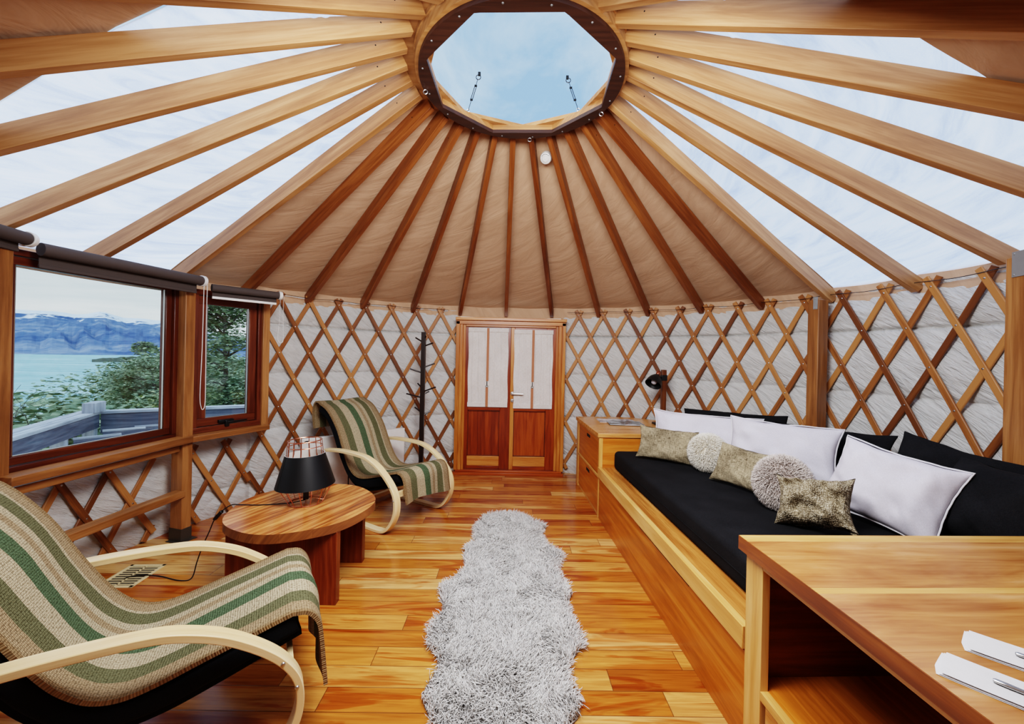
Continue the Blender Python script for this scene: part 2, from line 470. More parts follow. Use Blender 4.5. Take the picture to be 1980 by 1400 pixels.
# ------------------------------------------------------------------ room shell
RW=2.885   # liner radius
TH0=-1.05  # bearing of the rafter over the door
fl=MB(); poly=[(2.9*math.cos(2*PI*k/96),2.9*math.sin(2*PI*k/96)) for k in range(96)]
fl.prism(poly,-.05,0); o=fl.build('floor',M['floor'],origin=False); struct(o,'glossy honey-coloured strip wood floor of the round tent')

def seamd(z,seams):
    return min(abs(z-s) for s in seams)
SEAMS=[2.03,1.755,1.265,.72,.235,-.02]
def vnoise(seed):
    rs=np.random.RandomState(seed); T=rs.rand(64,64)
    def f(x,y):
        xi,yi=np.floor(x).astype(int),np.floor(y).astype(int); fx,fy=x-xi,y-yi
        fx=fx*fx*(3-2*fx);fy=fy*fy*(3-2*fy)
        a=T[xi%64,yi%64];b=T[(xi+1)%64,yi%64];c=T[xi%64,(yi+1)%64];d=T[(xi+1)%64,(yi+1)%64]
        return (a*(1-fx)+b*fx)*(1-fy)+(c*(1-fx)+d*fx)*fy
    return f
vn=vnoise(3); vn2=vnoise(9)
def liner(name,t0,t1,z0,z1,label,seed=0,fine=True):
    nt=max(8,int(abs(t1-t0)*(4.2 if fine else 1))); nz=max(6,int((z1-z0)*(125 if fine else 20)))
    T=np.linspace(t0,t1,nt+1);Zs=np.linspace(z0,z1,nz+1)
    A,B=np.meshgrid(T,Zs,indexing='ij'); s=A*R(1)*RW
    sd=np.full_like(B,9.)
    for k in SEAMS: sd=np.minimum(sd,np.abs(B-(k+.012*(vn2(s*1.5+k*7,B*0+k)-.5))))
    puff=np.clip(sd/.22,0,1)**.42*.042
    deep=np.exp(-((B-1.755-.012*(vn2(s*1.5+1.755*7,B*0+1.755)-.5))/.010)**2)*.02
    # wrinkles: diagonal creases fanning off the seams
    w=vn(s*5+B*9,B*3.2-s*2.5)*.6+vn(s*11-B*13+5,B*7+s*6)*.4
    w2=1-np.abs(2*vn2(s*9+B*15,B*4-s*3)-1); w2=w2**5
    wr=(w-.5)*.016-w2*.012*np.exp(-sd/.14)
    edge=np.clip(np.minimum(A-t0,t1-A)/1.0,0,1)
    r=RW-(puff*edge+wr*.9*edge)+deep
    P=[[ (r[i,j]*math.sin(R(A[i,j])),r[i,j]*math.cos(R(A[i,j])),B[i,j]) for j in range(nz+1)] for i in range(nt+1)]
    U=[[ (s[i,j],B[i,j]) for j in range(nz+1)] for i in range(nt+1)]
    mb=MB(); mb.grid(P,U,flip=False)
    # outer skin
    ns=max(4,int(abs(t1-t0)/2))
    Q=[[tuple(pol(2.96,t,z)) for z in (z0,z1)] for t in np.linspace(t0,t1,ns+1)]
    mb.grid(Q,[[(0,0),(0,1)] for _ in Q],flip=True)
    o=mb.build(name,M['liner'],origin=False,smooth=80); struct(o,label); return o
liner('wall_left',-59.2,-12.8,0,2.06,'grey quilted wall liner left of the double doors')
liner('wall_window',-106,-59.2,0,.78,'grey quilted wall liner under the two windows')
liner('wall_right',13.3,108,0,2.06,'grey quilted wall liner right of the double doors')
liner('wall_back',108,254,0,2.06,'grey quilted wall liner behind the photographer',fine=False)
w=MB()
Q=[[tuple(pol(2.93,t,z)) for z in (1.96,2.12)] for t in np.linspace(-106,-59.2,24)]; w.grid(Q,[[(0,0),(0,1)] for _ in Q])
Q=[[tuple(pol(2.95,t,z)) for z in (1.96,2.12)] for t in np.linspace(-106,-59.2,24)]; w.grid(Q,[[(0,0),(0,1)] for _ in Q],flip=True)
struct(w.build('wall_header',M['tan'],origin=False),'strip of tan lining above the windows')
# tan band on top of the wall liner
w=MB()
for a,b in ((-59.2,254),):
    ts=np.linspace(a,b,160)
    Q=[[tuple(pol(2.87,t,z)) for z in (1.985,2.06,2.14)] for t in ts]
    w.grid(Q,[[(t*.05,0),(t*.05,.07),(t*.05,.14)] for t in ts])
struct(w.build('trim_1',M['tan'],origin=False),'tan fabric band along the top of the wall liner')

# roof
ZR0,ZR1,RR0,RR1=2.125,3.285,2.87,.62
def roofz(r): return ZR0+(ZR1-ZR0)*(RR0-r)/(RR0-RR1)
def roofpatch(name,fa,fb,mat,label,nt,flip=False):
    """fa(r),fb(r): bearing limits; sagging cloth between rafters"""
    P=[];U=[]
    nr=46
    for j in range(nt+1):
        row=[];ru=[]
        for i in range(nr+1):
            r=.70+(RR0+.06-.70)*i/nr
            t=fa(r)+(fb(r)-fa(r))*j/nt
            ph=((t-TH0)/12.0)%1.0
            z=roofz(r)-.022*math.sin(PI*ph)*min(1,r/2)*(1 if r<2.8 else .5)
            s=t*R(1)*2
            z+=.012*(float(vn(np.array(s*3+r*2),np.array(r*2.2-s)))-.5)*min(1,(RR0+.06-r)*5)
            row.append(tuple(pol(r,t,z))); ru.append((r,s))
        P.append(row);U.append(ru)
    mb=MB(); mb.grid(P,U,flip=flip)
    o=mb.build(name,mat,origin=False,smooth=80); struct(o,label); return o
tL,tR=-73.05,70.95
def lim(r,b=1.04):
    y=b-.2*(r-1.6)
    return 180. if r<=y else 90+math.degrees(math.asin(min(1,y/r)))
def limL(r): return lim(r,.96)
roofpatch('ceiling',lambda r:tL,lambda r:tR,M['tan'],'tan cloth roof lining over the door end of the room',230)
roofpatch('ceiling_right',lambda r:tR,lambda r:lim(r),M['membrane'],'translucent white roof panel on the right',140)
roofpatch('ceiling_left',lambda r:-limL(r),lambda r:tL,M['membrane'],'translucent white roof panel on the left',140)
roofpatch('ceiling_back',lambda r:lim(r),lambda r:360-limL(r),M['tan'],'tan roof lining at the near end of the room',60)

# rafters
def rafter(k):
    t=TH0+12*k
    th=t
    n=abs(k)
    ordn=['','first','second','third','fourth','fifth','sixth','seventh','eighth','ninth','tenth','eleventh','twelfth']
    if k==0: lab='wooden roof rafter centred above the double doors'
    else:
        side='left' if k<0 else 'right'
        if n<6: kind='slim brown rafter under tan lining'
        elif n==6: kind='rafter between tan lining and translucent panel'
        else: kind='pale rafter against translucent roof'
        lab=f'{kind}, {ordn[n]} to the {side} of the centre one'
    rt_=2.83 if n!=8 else 2.72
    p0=pol(rt_,th,2.0); p1=pol(.64,th,3.165)
    if n==8: p0.z=2.0+(2.83-2.72)*(1.165/2.175)
    d=(p1-p0).normalized(); side=Vector((math.cos(R(th)),-math.sin(R(th)),0)); upv=side.cross(d).normalized()
    if upv.z<0: upv=-upv
    hgt=.098; w=.021
    mb=MB(); vs=[]
    L=(p1-p0).length; n_=14; ru,rv=random.random()*20,random.random()*20
    fs=[];uv=[]
    for i in range(n_+1):
        s=L*i/n_; c=p0+d*s
        for a,b in ((-w,0),(w,0),(w,hgt),(-w,hgt)):
            q=c+side*a+upv*b
            if i==0 and b>0: q=c+side*a+upv*b-d*(.05)      # slanting tail
            if i==n_ and b>0: q=c+side*a+upv*b+d*(.0)
            vs.append(q)
    for i in range(n_):
        for k4 in range(4):
            k5=(k4+1)%4; per=[0,.042,.042+hgt,.084+hgt,.084+2*hgt]
            fs.append((i*4+k4,i*4+k5,(i+1)*4+k5,(i+1)*4+k4))
            s0,s1=L*i/n_+ru,L*(i+1)/n_+ru
            uv.append([(s0,per[k4]+rv),(s0,per[k4+1]+rv),(s1,per[k4+1]+rv),(s1,per[k4]+rv)])
    fs+=[(3,2,1,0),(n_*4,n_*4+1,n_*4+2,n_*4+3)]; uv+=[[(0,0),(.04,0),(.04,.1),(0,.1)]]*2
    mb.add(vs,fs,uv)
    # small plugged peg holes near the ring
    for sgn in (-1,1):
        c=p1-d*.16+upv*.055+side*sgn*(w+.0005)
        mb.cyl(c-side*sgn*.002,c+side*sgn*.0008,.004,10,mi=1)
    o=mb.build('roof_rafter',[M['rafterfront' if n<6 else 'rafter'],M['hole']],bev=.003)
    tag(o,lab,'rafter','roof rafters')
for k in range(-12,13): rafter(k)

# compression ring of the skylight
RC=(.03,-.02)
ring=thing('skylight_ring','dark round wooden ring with an eight-sided opening at the roof peak','skylight ring',(RC[0],RC[1],3.15))
def octp(rad,rot,n=8): return [(rad*math.sin(rot-2*PI*k/n),rad*math.cos(rot-2*PI*k/n)) for k in range(n)]
def resamp(poly,N=64):
    """point of the polygon boundary along N bearings"""
    out=[]
    n=len(poly)
    for i in range(N):
        a=2*PI*i/N; dx,dy=math.sin(a),math.cos(a); best=None
        for k in range(n):
            x0,y0=poly[k];x1,y1=poly[(k+1)%n]
            ex,ey=x1-x0,y1-y0; den=dx*ey-dy*ex
            if abs(den)<1e-9: continue
            t=(x0*ey-y0*ex)/den; s=(x0*dy-y0*dx)/den
            if t>0 and -1e-6<=s<=1+1e-6 and (best is None or t<best): best=t
        out.append((dx*best,dy*best))
    return out
N=128; circ=lambda r:[(r*math.sin(2*PI*i/N),r*math.cos(2*PI*i/N)) for i in range(N)]
ro=R(2.5)
oc1=resamp(octp(.562,ro+PI/8),N); oc2=resamp(octp(.562,ro),N)
mb=MB(); mb.ringplate(circ(.602),oc1,-.03,-.006); mb.build('ring_plate',M['ringdark'],ring,smooth=30)
mb=MB(); mb.ringplate(circ(.622),[(x*1.004,y*1.004) for x,y in oc1],-.006,.030); mb.build('ring_board',M['rafter'],ring,smooth=30)
mb=MB(); mb.ringplate(circ(.622),oc2,.030,.056); mb.build('ring_board',M['rafter'],ring,smooth=30)
mb=MB(); mb.ringplate(circ(.765),circ(.618),.082,.088); mb.ringplate(circ(.630),circ(.618),.054,.084); mb.build('ring_curb',M['rafter'],ring,smooth=30)
for k in range(16):
    t=R(TH0+11.25+22.5*k); c=Vector((.578*math.sin(t),.578*math.cos(t),-.031))
    mb=MB(); mb.lathe([(0,-.004),(.003,-.004),(.0055,-.002),(.0065,0),(0,0)],c,12); mb.build('bolt',M['bolt'],ring)
# eye hooks on ring
for t in (R(-84),R(66),R(8.)):
    c=Vector((.588*math.sin(t),.588*math.cos(t),-.045)); mb=MB()
    mb.tube([c+Vector((.013*math.cos(a),.0,.013*math.sin(a))) for a in [2*PI*i/14 for i in range(14)]],.003,6,True)
    mb.build('eye_hook',M['metal'],ring)
# dome
dm=thing('skylight_dome','clear acrylic dome over the round roof opening','skylight',(RC[0],RC[1],3.27))
mb=MB(); mb.lathe([(.72*math.cos(a),.30*math.sin(a)) for a in [PI/2*i/12 for i in range(13)]],(0,0,0),48); mb.build('dome_glass',M['dome'],dm,smooth=80)
mb=MB(); mb.lathe([(.70,-.02),(.74,-.02),(.74,.01),(.70,.01)],(0,0,0),64,close=True); mb.build('dome_rim',M['ringdark'],dm)
# turnbuckles
for nm,(a,b) in {'left':((-.330,.389,3.205),(-.255,.369,3.45)),'right':((.434,.343,3.205),(.359,.38,3.45))}.items():
    tb=thing('turnbuckle',f'steel turnbuckle wire on the {nm} side of the skylight opening','turnbuckle',a,0)
    A,B=Vector(a),Vector(b); d=(B-A); mb=MB()
    mb.cyl(A,A+d*.3,.0022,8); mb.build('wire',M['blackmetal'],tb,world=True); mb=MB(); mb.cyl(A+d*.68,A+d*.86,.0022,8); mb.build('wire',M['blackmetal'],tb,world=True)
    mb=MB(); q=Vector((.006,0,0)); mb.cyl(A+d*.3+q,A+d*.68+q,.0026,8); mb.cyl(A+d*.3-q,A+d*.68-q,.0026,8)
    mb.box(A+d*.3,(.018,.01,.01)); mb.box(A+d*.68,(.018,.01,.01)); mb.build('turnbuckle_body',M['blackmetal'],tb,world=True)
    c=A+d*.91; mb=MB(); mb.tube([c+Vector((.016*math.cos(t),.0,.016*math.sin(t))) for t in [2*PI*i/16 for i in range(16)]],.0028,6,True)
    mb.box(A+d*1.0,(.018,.014,.022)); mb.build('hook_ring',M['blackmetal'],tb,world=True)
    mb=MB(); c=A; mb.tube([c+Vector((.010*math.cos(t),.0,.010*math.sin(t))) for t in [2*PI*i/16 for i in range(16)]],.0028,6,True); mb.build('eye_hook',M['metal'],tb,world=True)
# smoke detector
c=pol(.86,17.5,3.10); sd=thing('smoke_detector','round white smoke detector under the tan lining near the skylight ring','smoke detector',c)
nrm=Vector((-.25,-.75,-.6)).normalized(); q=Vector((0,0,1)).rotation_difference(nrm).to_matrix()
mb=MB(); mb.lathe([(0,.034),(.022,.034),(.026,.030),(.042,.024),(.047,.012),(.048,-.02),(0,-.02)],(0,0,0),32,rot=q); mb.build('detector_body',M['whiteplastic'],sd)
mb=MB()
for i in range(5):
    a=R(20+i*24); p=Vector((.033*math.cos(a),.033*math.sin(a),.0285)); mb.box(q@p,(.010,.003,.003),q@Matrix.Rotation(a+PI/2,3,'Z'))
mb.build('slots',M['hole'],sd)
mb=MB(); mb.lathe([(0,.0362),(.008,.0362),(.010,.034),(0,.034)],(0,0,0),16,rot=q); mb.build('test_button',M['whiteplastic'],sd)
mb=MB(); mb.beam((0,.02,.03),(-.02,.10,.11),.03,.05); mb.build('mounting_block',M['whiteplastic'],sd)

# ------------------------------------------------------------------ lattice walls
STEP=3.07/.27
def lathgeo(mb,t_at,z_top,r,t0,t1,sgn,zmin,rows):
    """lath running downward; bearing = t_at + sgn*STEP*(ztop_rivet - z)"""
    pts=[]; z0,z1=z_top+.065,zmin
    n=22
    for i in range(n+1):
        z=z0+(z1-z0)*i/n; t=t_at+sgn*STEP*(z_top-z)
        pts.append((t,z))
    inv=lambda t: z_top-(t-t_at)/(sgn*STEP)
    za,zb=sorted((inv(t0),inv(t1))); zhi,zlo=min(z0,zb),max(z1,za)
    if zhi-zlo<.10: return False
    pts=[(t_at+sgn*STEP*(z_top-z),z) for z in [zhi+(zlo-zhi)*i/n for i in range(n+1)]]
    # clip exactly
    P=[pol(r,t,z) for t,z in pts]; U=[-pol(1,t) for t,z in pts]
    if (P[0]-P[-1]).length<.12: return False
    w,h=.021,.0058
    prof=[(-w,-h),(-w,h*.4),(-w+.004,h),(w-.004,h),(w,h*.4),(w,-h)]
    mb.sweep(P,prof,U)
    return True
def lattice(label,t0,t1,starts,ztop,rows,spacing,zfloor=.06):
    mid=(t0+t1)/2
    T=thing('lattice_wall',label,'lattice',pol(2.8,mid,0))
    zmin=ztop-.27*(rows-1)-.055
    full=.27*(rows-1)*STEP
    a0=starts; th=[]
    k=-40
    vals=[a0+spacing*k for k in range(-30,31)]
    cnt=0
    for s in vals:
        # front layer: bearing grows going down ; back layer: shrinks
        for lay,(r,sgn) in enumerate(((2.815,1),(2.829,-1))):
            mb=MB()
            if lathgeo(mb,s,ztop,r,t0,t1,sgn,zmin,rows):
                if lay==0:
                    for j in range(rows):
                        z=ztop-.27*j; t=s+3.07*j*(spacing/6.12)
                        t=s+STEP*.27*j
                        if t0+.3<t<t1-.3 :
                            c=pol(2.815-.0058,t,z); nrm=-pol(1,t); q=Vector((0,0,1)).rotation_difference(nrm).to_matrix()
                            mb.lathe([(0,.0028),(.003,.0024),(.0062,.0008),(.0066,0)],c,10,mi=1,rot=q)
                mb.build('lath',[M['lath'],M['metal']],T,world=True); cnt+=1
    return T
lattice('crisscross wooden lattice between the small window and the double doors',-60.2,-13.8,-54.75,2.015,8,6.12)
lattice('long crisscross wooden lattice right of the double doors, behind the daybed cushions',14.2,99,18.0,2.02,8,6.115)
lattice('short wooden lattice under the big picture window',-94.6,-75.4,-75.7,.617,3,5.85)
lattice('short wooden lattice under the small window beside the post',-72.2,-60.0,-69.7,.617,3,5.65)
# cable
mb=MB()
for a,b in ((-59.5,-14.9),(15,254)):
    mb.tube([pol(2.80,t,2.055+.006*math.sin(t*.55)) for t in np.arange(a,b,1.5)],.0025,6)
tag(mb.build('tension_cable',M['blackmetal'],origin=False),'thin steel cable threaded along the top of the lattice','cable')

# ------------------------------------------------------------------ posts
def post(lab,t,r0,r1,w,z0,z1,foot=False,plate=None):
    T=thing('support_post',lab,'post',pol((r0+r1)/2,t,0),-R(t))
    dr=(r1-r0)
    mb=MB(); mb.bx(-w/2,w/2,-dr/2,dr/2,z0,z1,g=2); mb.build('post_timber',M['post'],T,bev=.004)
    if foot:
        mb=MB(); mb.bx(-w/2-.003,w/2+.003,-dr/2-.003,dr/2+.003,0,.10); mb.bx(-w/2-.03,w/2+.03,-dr/2-.03,dr/2,0,.004); mb.build('foot_plate',M['foot'],T)
    if plate:
        x,wd,z,h=plate; mb=MB(); mb.bx(x-wd/2,x+wd/2,-dr/2-.005,-dr/2-.001,z,z+h,g=2)
        for sx in(-1,1):
            for zz in (z+.012,z+h-.012):
                mb.lathe([(0,.004),(.004,.003),(.006,0)],(x+sx*(wd/2-.012),-dr/2-.004,zz),10,rot=Matrix.Rotation(PI/2,3,'X'))
        mb.build('steel_bracket',M['bracket'],T,bev=.001)
    return T
post('square wooden post between the picture window and the small window',-73.6,2.60,2.72,.075,0,2.02,foot=True)
post('wooden post at the far left edge beside the picture window',-97.6,2.64,2.76,.11,0,2.02)
post('square wooden post with small steel bracket behind the sofa cushions',70.95,2.63,2.745,.088,0,2.01,plate=(.018,.035,1.93,.10))
post('thick wooden post with steel bracket at the right edge above the black cushions',99.8,2.60,2.77,.17,0,2.06,plate=(.0,.10,1.955,.13))

# ------------------------------------------------------------------ windows
def winframe(num,lab,a,b,z0,z1,inner,mat,zf0,zf1,handle=False,fr=.05):
    """a,b plan points of the window plane (left,right seen from inside)"""
    A,B=Vector((a[0],a[1],0)),Vector((b[0],b[1],0)); L=(B-A).length; ang=math.atan2((B-A).y,(B-A).x)
    T=thing(f'window_{num}',lab,'window',A,ang); T['kind']='structure'
    mb=MB()
    # outer frame : local x along window, local +y outward? (left wall: outward is +y local)
    mb.bx(0,L,-.02,.06,zf0,zf0+fr,g=0); mb.bx(0,L,-.02,.06,zf1-fr,zf1,g=0)
    mb.bx(0,fr,-.02,.06,zf0+fr,zf1-fr,g=2); mb.bx(L-fr,L,-.02,.06,zf0+fr,zf1-fr,g=2)
    mb.build('window_frame',M['winwood'],T,bev=.003)
    if handle is not None:
        mb=MB(); s=inner
        x0,x1,y0,y1=fr+.004,L-fr-.004,.0,.05
        c0,c1=zf0+fr+.004,zf1-fr-.004
        mb.bx(x0,x1,y0,y1,c0,c0+s,g=0); mb.bx(x0,x1,y0,y1,c1-s,c1,g=0); mb.bx(x0,x0+s,y0,y1,c0+s,c1-s,g=2); mb.bx(x1-s,x1,y0,y1,c0+s,c1-s,g=2)
        sash=mb.build('sash',M['winwood'],T,bev=.003)
        mb=MB(); mb.bx(x0+s-.005,x1-s+.005,.02,.026,c0+s-.005,c1-s+.005); mb.build('pane',M['glass'],T)
        mb=MB()
        e=.008
        mb.bx(x1-s-e,x1-s,.008,.019,c0+s,c1-s); mb.bx(x0+s,x0+s+e,.008,.019,c0+s,c1-s); mb.bx(x0+s,x1-s,.008,.019,c0+s,c0+s+e*.6)
        mb.build('glazing_seal',M['metal'],T)
    return T,L
A=pol(2.73,-96.4); B=pol(2.695,-74.4)
w1,L1=winframe(1,'large picture window overlooking the lake and mountains',A,B,.8,2.0,.045,'',.80,2.02,fr=.035)
A2=pol(2.685,-72.2); B2=pol(2.66,-59.9)
w2,L2=winframe(2,'small hinged window beside the picture window, trees outside',A2,B2,.8,2.0,.065,'',.81,1.98,fr=.045)
mb=MB(); mb.box((L2*.47,-.012,.885),(.12,.03,.026)); mb.box((L2*.47,-.03,.865),(.03,.02,.05)); mb.beam((L2*.47,-.035,.875),(L2*.47+.16,-.04,.878),.014,.012); mb.build('window_handle',M['blackplastic'],w2,bev=.003)
# jamb post at the right of the small window
T=thing('window_jamb','slim wooden upright where the small window meets the lattice','post',pol(2.665,-59.5,0),-R(-59.5))
mb=MB(); mb.bx(-.03,.03,-.05,.05,.80,1.99,g=2); mb.build('jamb_timber',M['post'],T,bev=.003)
# sill rails
def rail(name,lab,t0,t1,rr,z0,z1,dep,n):
    mb=MB(); a=pol(rr,t0,(z0+z1)/2);b=pol(rr,t1,(z0+z1)/2); mb.beam(a,b,dep,z1-z0); o=mb.build(name,M['post'],bev=.004); return struct(o,lab)
rail('trim_2','pale wooden sill rail under the picture window',-97.5,-72.6,2.625,.765,.815,.11,1)
rail('trim_3','pale wooden sill rail under the small window',-73.9,-59.2,2.62,.765,.81,.11,1)
rail('trim_4','second wooden rail just below the picture window sill',-97.5,-74.6,2.66,.70,.745,.07,1)
mb=MB(); mb.beam(pol(2.63,-97,.372),pol(2.63,-74.2,.372),.085,.05); tag(mb.build('wall_shelf',M['post'],bev=.004),'narrow wooden ledge halfway up the lattice under the picture window','shelf')

# roller blinds
def blind(lab,a,b,z,drop,chain=None,whitebar=False,chmat='whiteplastic',rr=.034,clen=.55,brk=True):
    A,B=Vector((a[0],a[1],z)),Vector((b[0],b[1],z)); d=(B-A).normalized(); out=Vector((-d.y,d.x,0))
    T=thing('roller_blind',lab,'blind',A)
    mb=MB(); mb.cyl(A+d*.02,B-d*.02,rr,24); mb.build('roller',M['blind'],T,world=True)
    off=out*(rr*.9) # cloth falls on the window side
    mb=MB(); P=[[tuple(A+d*.03+off+Vector((0,0,-drop*j/3))),tuple(B-d*.03+off+Vector((0,0,-drop*j/3)))] for j in range(4)]
    P2=[[tuple(Vector(q)-out*.003) for q in r_] for r_ in P]
    mb.grid(P,[[(0,j*.03),(1,j*.03)] for j in range(4)]); mb.grid(P2,[[(0,j*.03),(1,j*.03)] for j in range(4)],flip=True)
    mb.build('blind_cloth',M['blind'],T,world=True)
    mb=MB(); e=Vector((0,0,-drop-.004)); mb.beam(A+d*.03+off+e,B-d*.03+off+e,.014,.02); mb.build('hem_bar',M['whiteplastic'] if whitebar else M['blind'],T,world=True,bev=.003)
    if brk:
        mb=MB(); mb.cyl(B-d*.022,B+d*.004,rr+.006,20); mb.box(B+out*.03,(.03,.03,.07)); mb.build('end_bracket',M['whiteplastic'],T,world=True,bev=.002)
    if chain:
        c=B-d*.0-out*.02; mb=MB(); w_=.014
        pts=[c+d*(-w_)+Vector((0,0,0)),c+d*(-w_*1.3)+Vector((0,0,-clen*.5)),c+d*(-w_*2.0)+Vector((0,0,-clen*.88)),c+d*(-w_*1.2)+Vector((0,0,-clen*.98)),c+Vector((0,0,-clen)),c+d*(w_*1.1)+Vector((0,0,-clen*.95)),c+d*(w_*1.1)+Vector((0,0,-clen*.75)),c+d*(w_*.8)+Vector((0,0,-clen*.4)),c+d*w_]
        if chain=='bead':
            q=crom([tuple(p) for p in pts],14)
            for p in q[::1]: mb.lathe([(0,-.0026),(.0022,-.0013),(.0026,0),(.0022,.0013),(0,.0026)],p,6)
            mb.tube(q,.0009,4)
        else: mb.tube(crom([tuple(p) for p in pts],8),.0024,6)
        mb.build('pull_chain',M['whiteplastic'],T,world=True)
    return T
blind('wide brown roller blind rolled up above the picture window',pol(2.60,-95.0),pol(2.515,-72.9),2.025,.085,'cord',clen=1.0,rr=.036)
blind('short brown roller blind with white hem bar above the small window',pol(2.515,-72.0),pol(2.36,-60.0),1.985,.07,'bead',True,clen=.42,rr=.03)
blind('brown roller blind cut off by the left edge of the picture',pol(2.63,-112),pol(2.61,-95.4),2.065,.06,None)

# ------------------------------------------------------------------ doors
DY=2.6156; X0,X1=-.667,.702
fr=MB()
T=thing('trim_5','orange-brown wooden frame around the double doors','door frame',(.0175,DY,0)); T['kind']='structure'
for sx,xa in ((1,X0),(-1,X1)):
    for k,(w0,w1,dy) in enumerate(((0,.045,0),(.045,.085,.012),(.085,.118,.03))):
        fr.bx(xa+sx*w0,xa+sx*w1,DY+dy,DY+.16,.055,1.915,g=2)
fr.bx(X0,X1,DY,DY+.16,1.875,1.925,g=0); fr.bx(X0+.118,X1-.118,DY+.02,DY+.16,1.85,1.876,g=0)
fr.build('jambs',M['doorframe'],T,world=True,bev=.004)
mb=MB(); mb.bx(X0-.005,X1+.008,DY-.035,DY+.16,1.925,1.962,g=0); mb.build('header_cap',M['doorframe'],T,world=True,bev=.004)
mb=MB(); mb.bx(X0-.005,X1,DY-.03,DY+.16,0,.035,g=0); mb.bx(X0+.02,X1-.02,DY-.012,DY+.16,.035,.058,g=0); mb.build('threshold',M['door'],T,world=True,bev=.004)
def leaf(num,lab,x0,x1,stile,mats):
    T=thing(f'door_{num}',lab,'door',((x0+x1)/2,DY+.05,0)); T['kind']='structure'
    y0,y1=DY+.045,DY+.085; z0,z1=.06,1.85
    mb=MB(); l,r=stile
    mb.bx(x0,x0+l,y0,y1,z0,z1,g=2,mi=mats[0]); mb.bx(x1-r,x1,y0,y1,z0,z1,g=2,mi=mats[1])
    mb.bx(x0+l,x1-r,y0,y1,z1-.09,z1,g=0); mb.bx(x0+l,x1-r,y0,y1,.80,.88,g=0); mb.bx(x0+l,x1-r,y0,y1,z0,.10,g=0)
    mb.build('door_rails',[M['door'],M['doorframe']],T,world=True,bev=.003)
    mb=MB(); a,b=x0+l-.001,x1-r+.001
    mb.bx(a,b,y0+.026,y1-.002,.10,.80,g=2); mb.build('lower_panel',M['door'],T,world=True,bev=.002); mb=MB()
    for q in (a,b-.010): mb.bx(q,q+.010,y0+.008,y0+.028,.225,.80,g=2)
    mb.bx(a,b,y0+.008,y0+.028,.790,.80,g=0); mb.bx(a,b,y0+.008,y0+.028,.222,.232,g=0)
    mb.build('panel_moulding',M['tableleg'],T,world=True)  # darker wood stands in for shade in the panel recess
    mb=MB(); mb.bx(a,b,y0+.001,y0+.02,.10,.225,g=0); mb.build('kick_board',M['doorframe'],T,world=True,bev=.006)
    mb=MB(); mb.bx(x0+l-.005,x1-r+.005,y0+.018,y0+.023,.875,1.765); mb.build('door_glass',M['glass'],T,world=True)
    return T
D1=leaf(1,'left leaf of the double doors with a linen curtain over its glass',-.552,.0205,(.044,.125),(0,0))
D2=leaf(2,'right leaf of the double doors with lever handle',.0215,.587,(.049,.114),(1,0))
mb=MB(); mb.bx(-.01,.055,DY+.086,DY+.10,.06,1.85,g=2); mb.build('meeting_strip',M['door'],D2,world=True)
hd=MB(); c=Vector((.050,DY+.042,1.02)); hd.lathe([(0,.014),(.022,.012),(.025,0)],c,20,rot=Matrix.Rotation(PI/2,3,'X'))
hd.cyl(c,c+Vector((0,-.05,0)),.008,10); hd.tube([c+Vector((0,-.05,0)),c+Vector((.02,-.054,-.001)),c+Vector((.135,-.05,-.003))],.009,10)
hd.build('door_handle',M['metal'],D2,world=True)
hd=MB(); c=Vector((.050,DY+.042,.93)); hd.lathe([(0,.012),(.021,.01),(.023,0)],c,20,rot=Matrix.Rotation(PI/2,3,'X')); hd.box(c+Vector((0,-.016,0)),(.006,.008,.022)); hd.build('keyhole_plate',M['metal'],D2,world=True)
hg=MB()
for z in (.3,1.0,1.6): hg.cyl((.590,DY+.036,z-.04),(.590,DY+.036,z+.04),.006,8)
hg.build('hinges',M['blackmetal'],D2,world=True)
def curtain(lab,x0,x1,z0,z1,xs):
    T=thing('door_curtain',lab,'curtain',((x0+x1)/2,DY+.03,z0))
    P=[];U=[];n=60
    for i in range(n+1):
        x=x0+(x1-x0)*i/n; row=[];ur=[]
        for j in range(41):
            z=z0+(z1-z0)*j/40; y=DY+.033+.0035*math.sin(i*.55+j*.05)+.003*math.sin(i*1.3+2)-.006*math.exp(-((x-xs)/.03)**2)
            row.append((x+(.004*math.sin(j*.3)),y,z)); ur.append((x,z))
        P.append(row);U.append(ur)
    mb=MB(); mb.grid(P,U,flip=True); mb.build('curtain_cloth',M['linen'],T,world=True,smooth=80)
    mb=MB(); mb.bx(x0-.003,x1+.003,DY+.024,DY+.040,z1-.05,z1+.004); mb.build('top_hem',M['linen'],T,world=True,bev=.003)
    mb=MB(); mb.bx(x0-.001,x1+.002,DY+.026,DY+.040,z0-.002,z0+.055); mb.build('bottom_hem',M['linen'],T,world=True,bev=.003)
    zb=1.135
    mb=MB(); mb.bx(xs-.015,xs+.015,DY+.018,DY+.022,zb+.035,z1,g=2); mb.bx(xs-.019,xs+.013,DY+.018,DY+.022,z0+.003,zb-.045,g=2)
    mb.build('leather_strap',M['leather'],T,world=True)
    mb=MB(); c=Vector((xs-.003,DY+.017,zb-.03)); mb.tube([c+Vector((.013*math.cos(t),0,.013*math.sin(t))) for t in [2*PI*i/14 for i in range(14)]],.0028,6,True)
    mb.cyl(c+Vector((0,0,.012)),c+Vector((0,0,.062)),.0045,8); mb.build('snap_hook',M['blackmetal'],T,world=True)
curtain('white linen curtain on the left door leaf, with buckled leather strap',-.513,-.012,.845,1.835,-.268)
curtain('white linen curtain on the right door leaf, beside the lever handle',.062,.548,.835,1.822,.300)

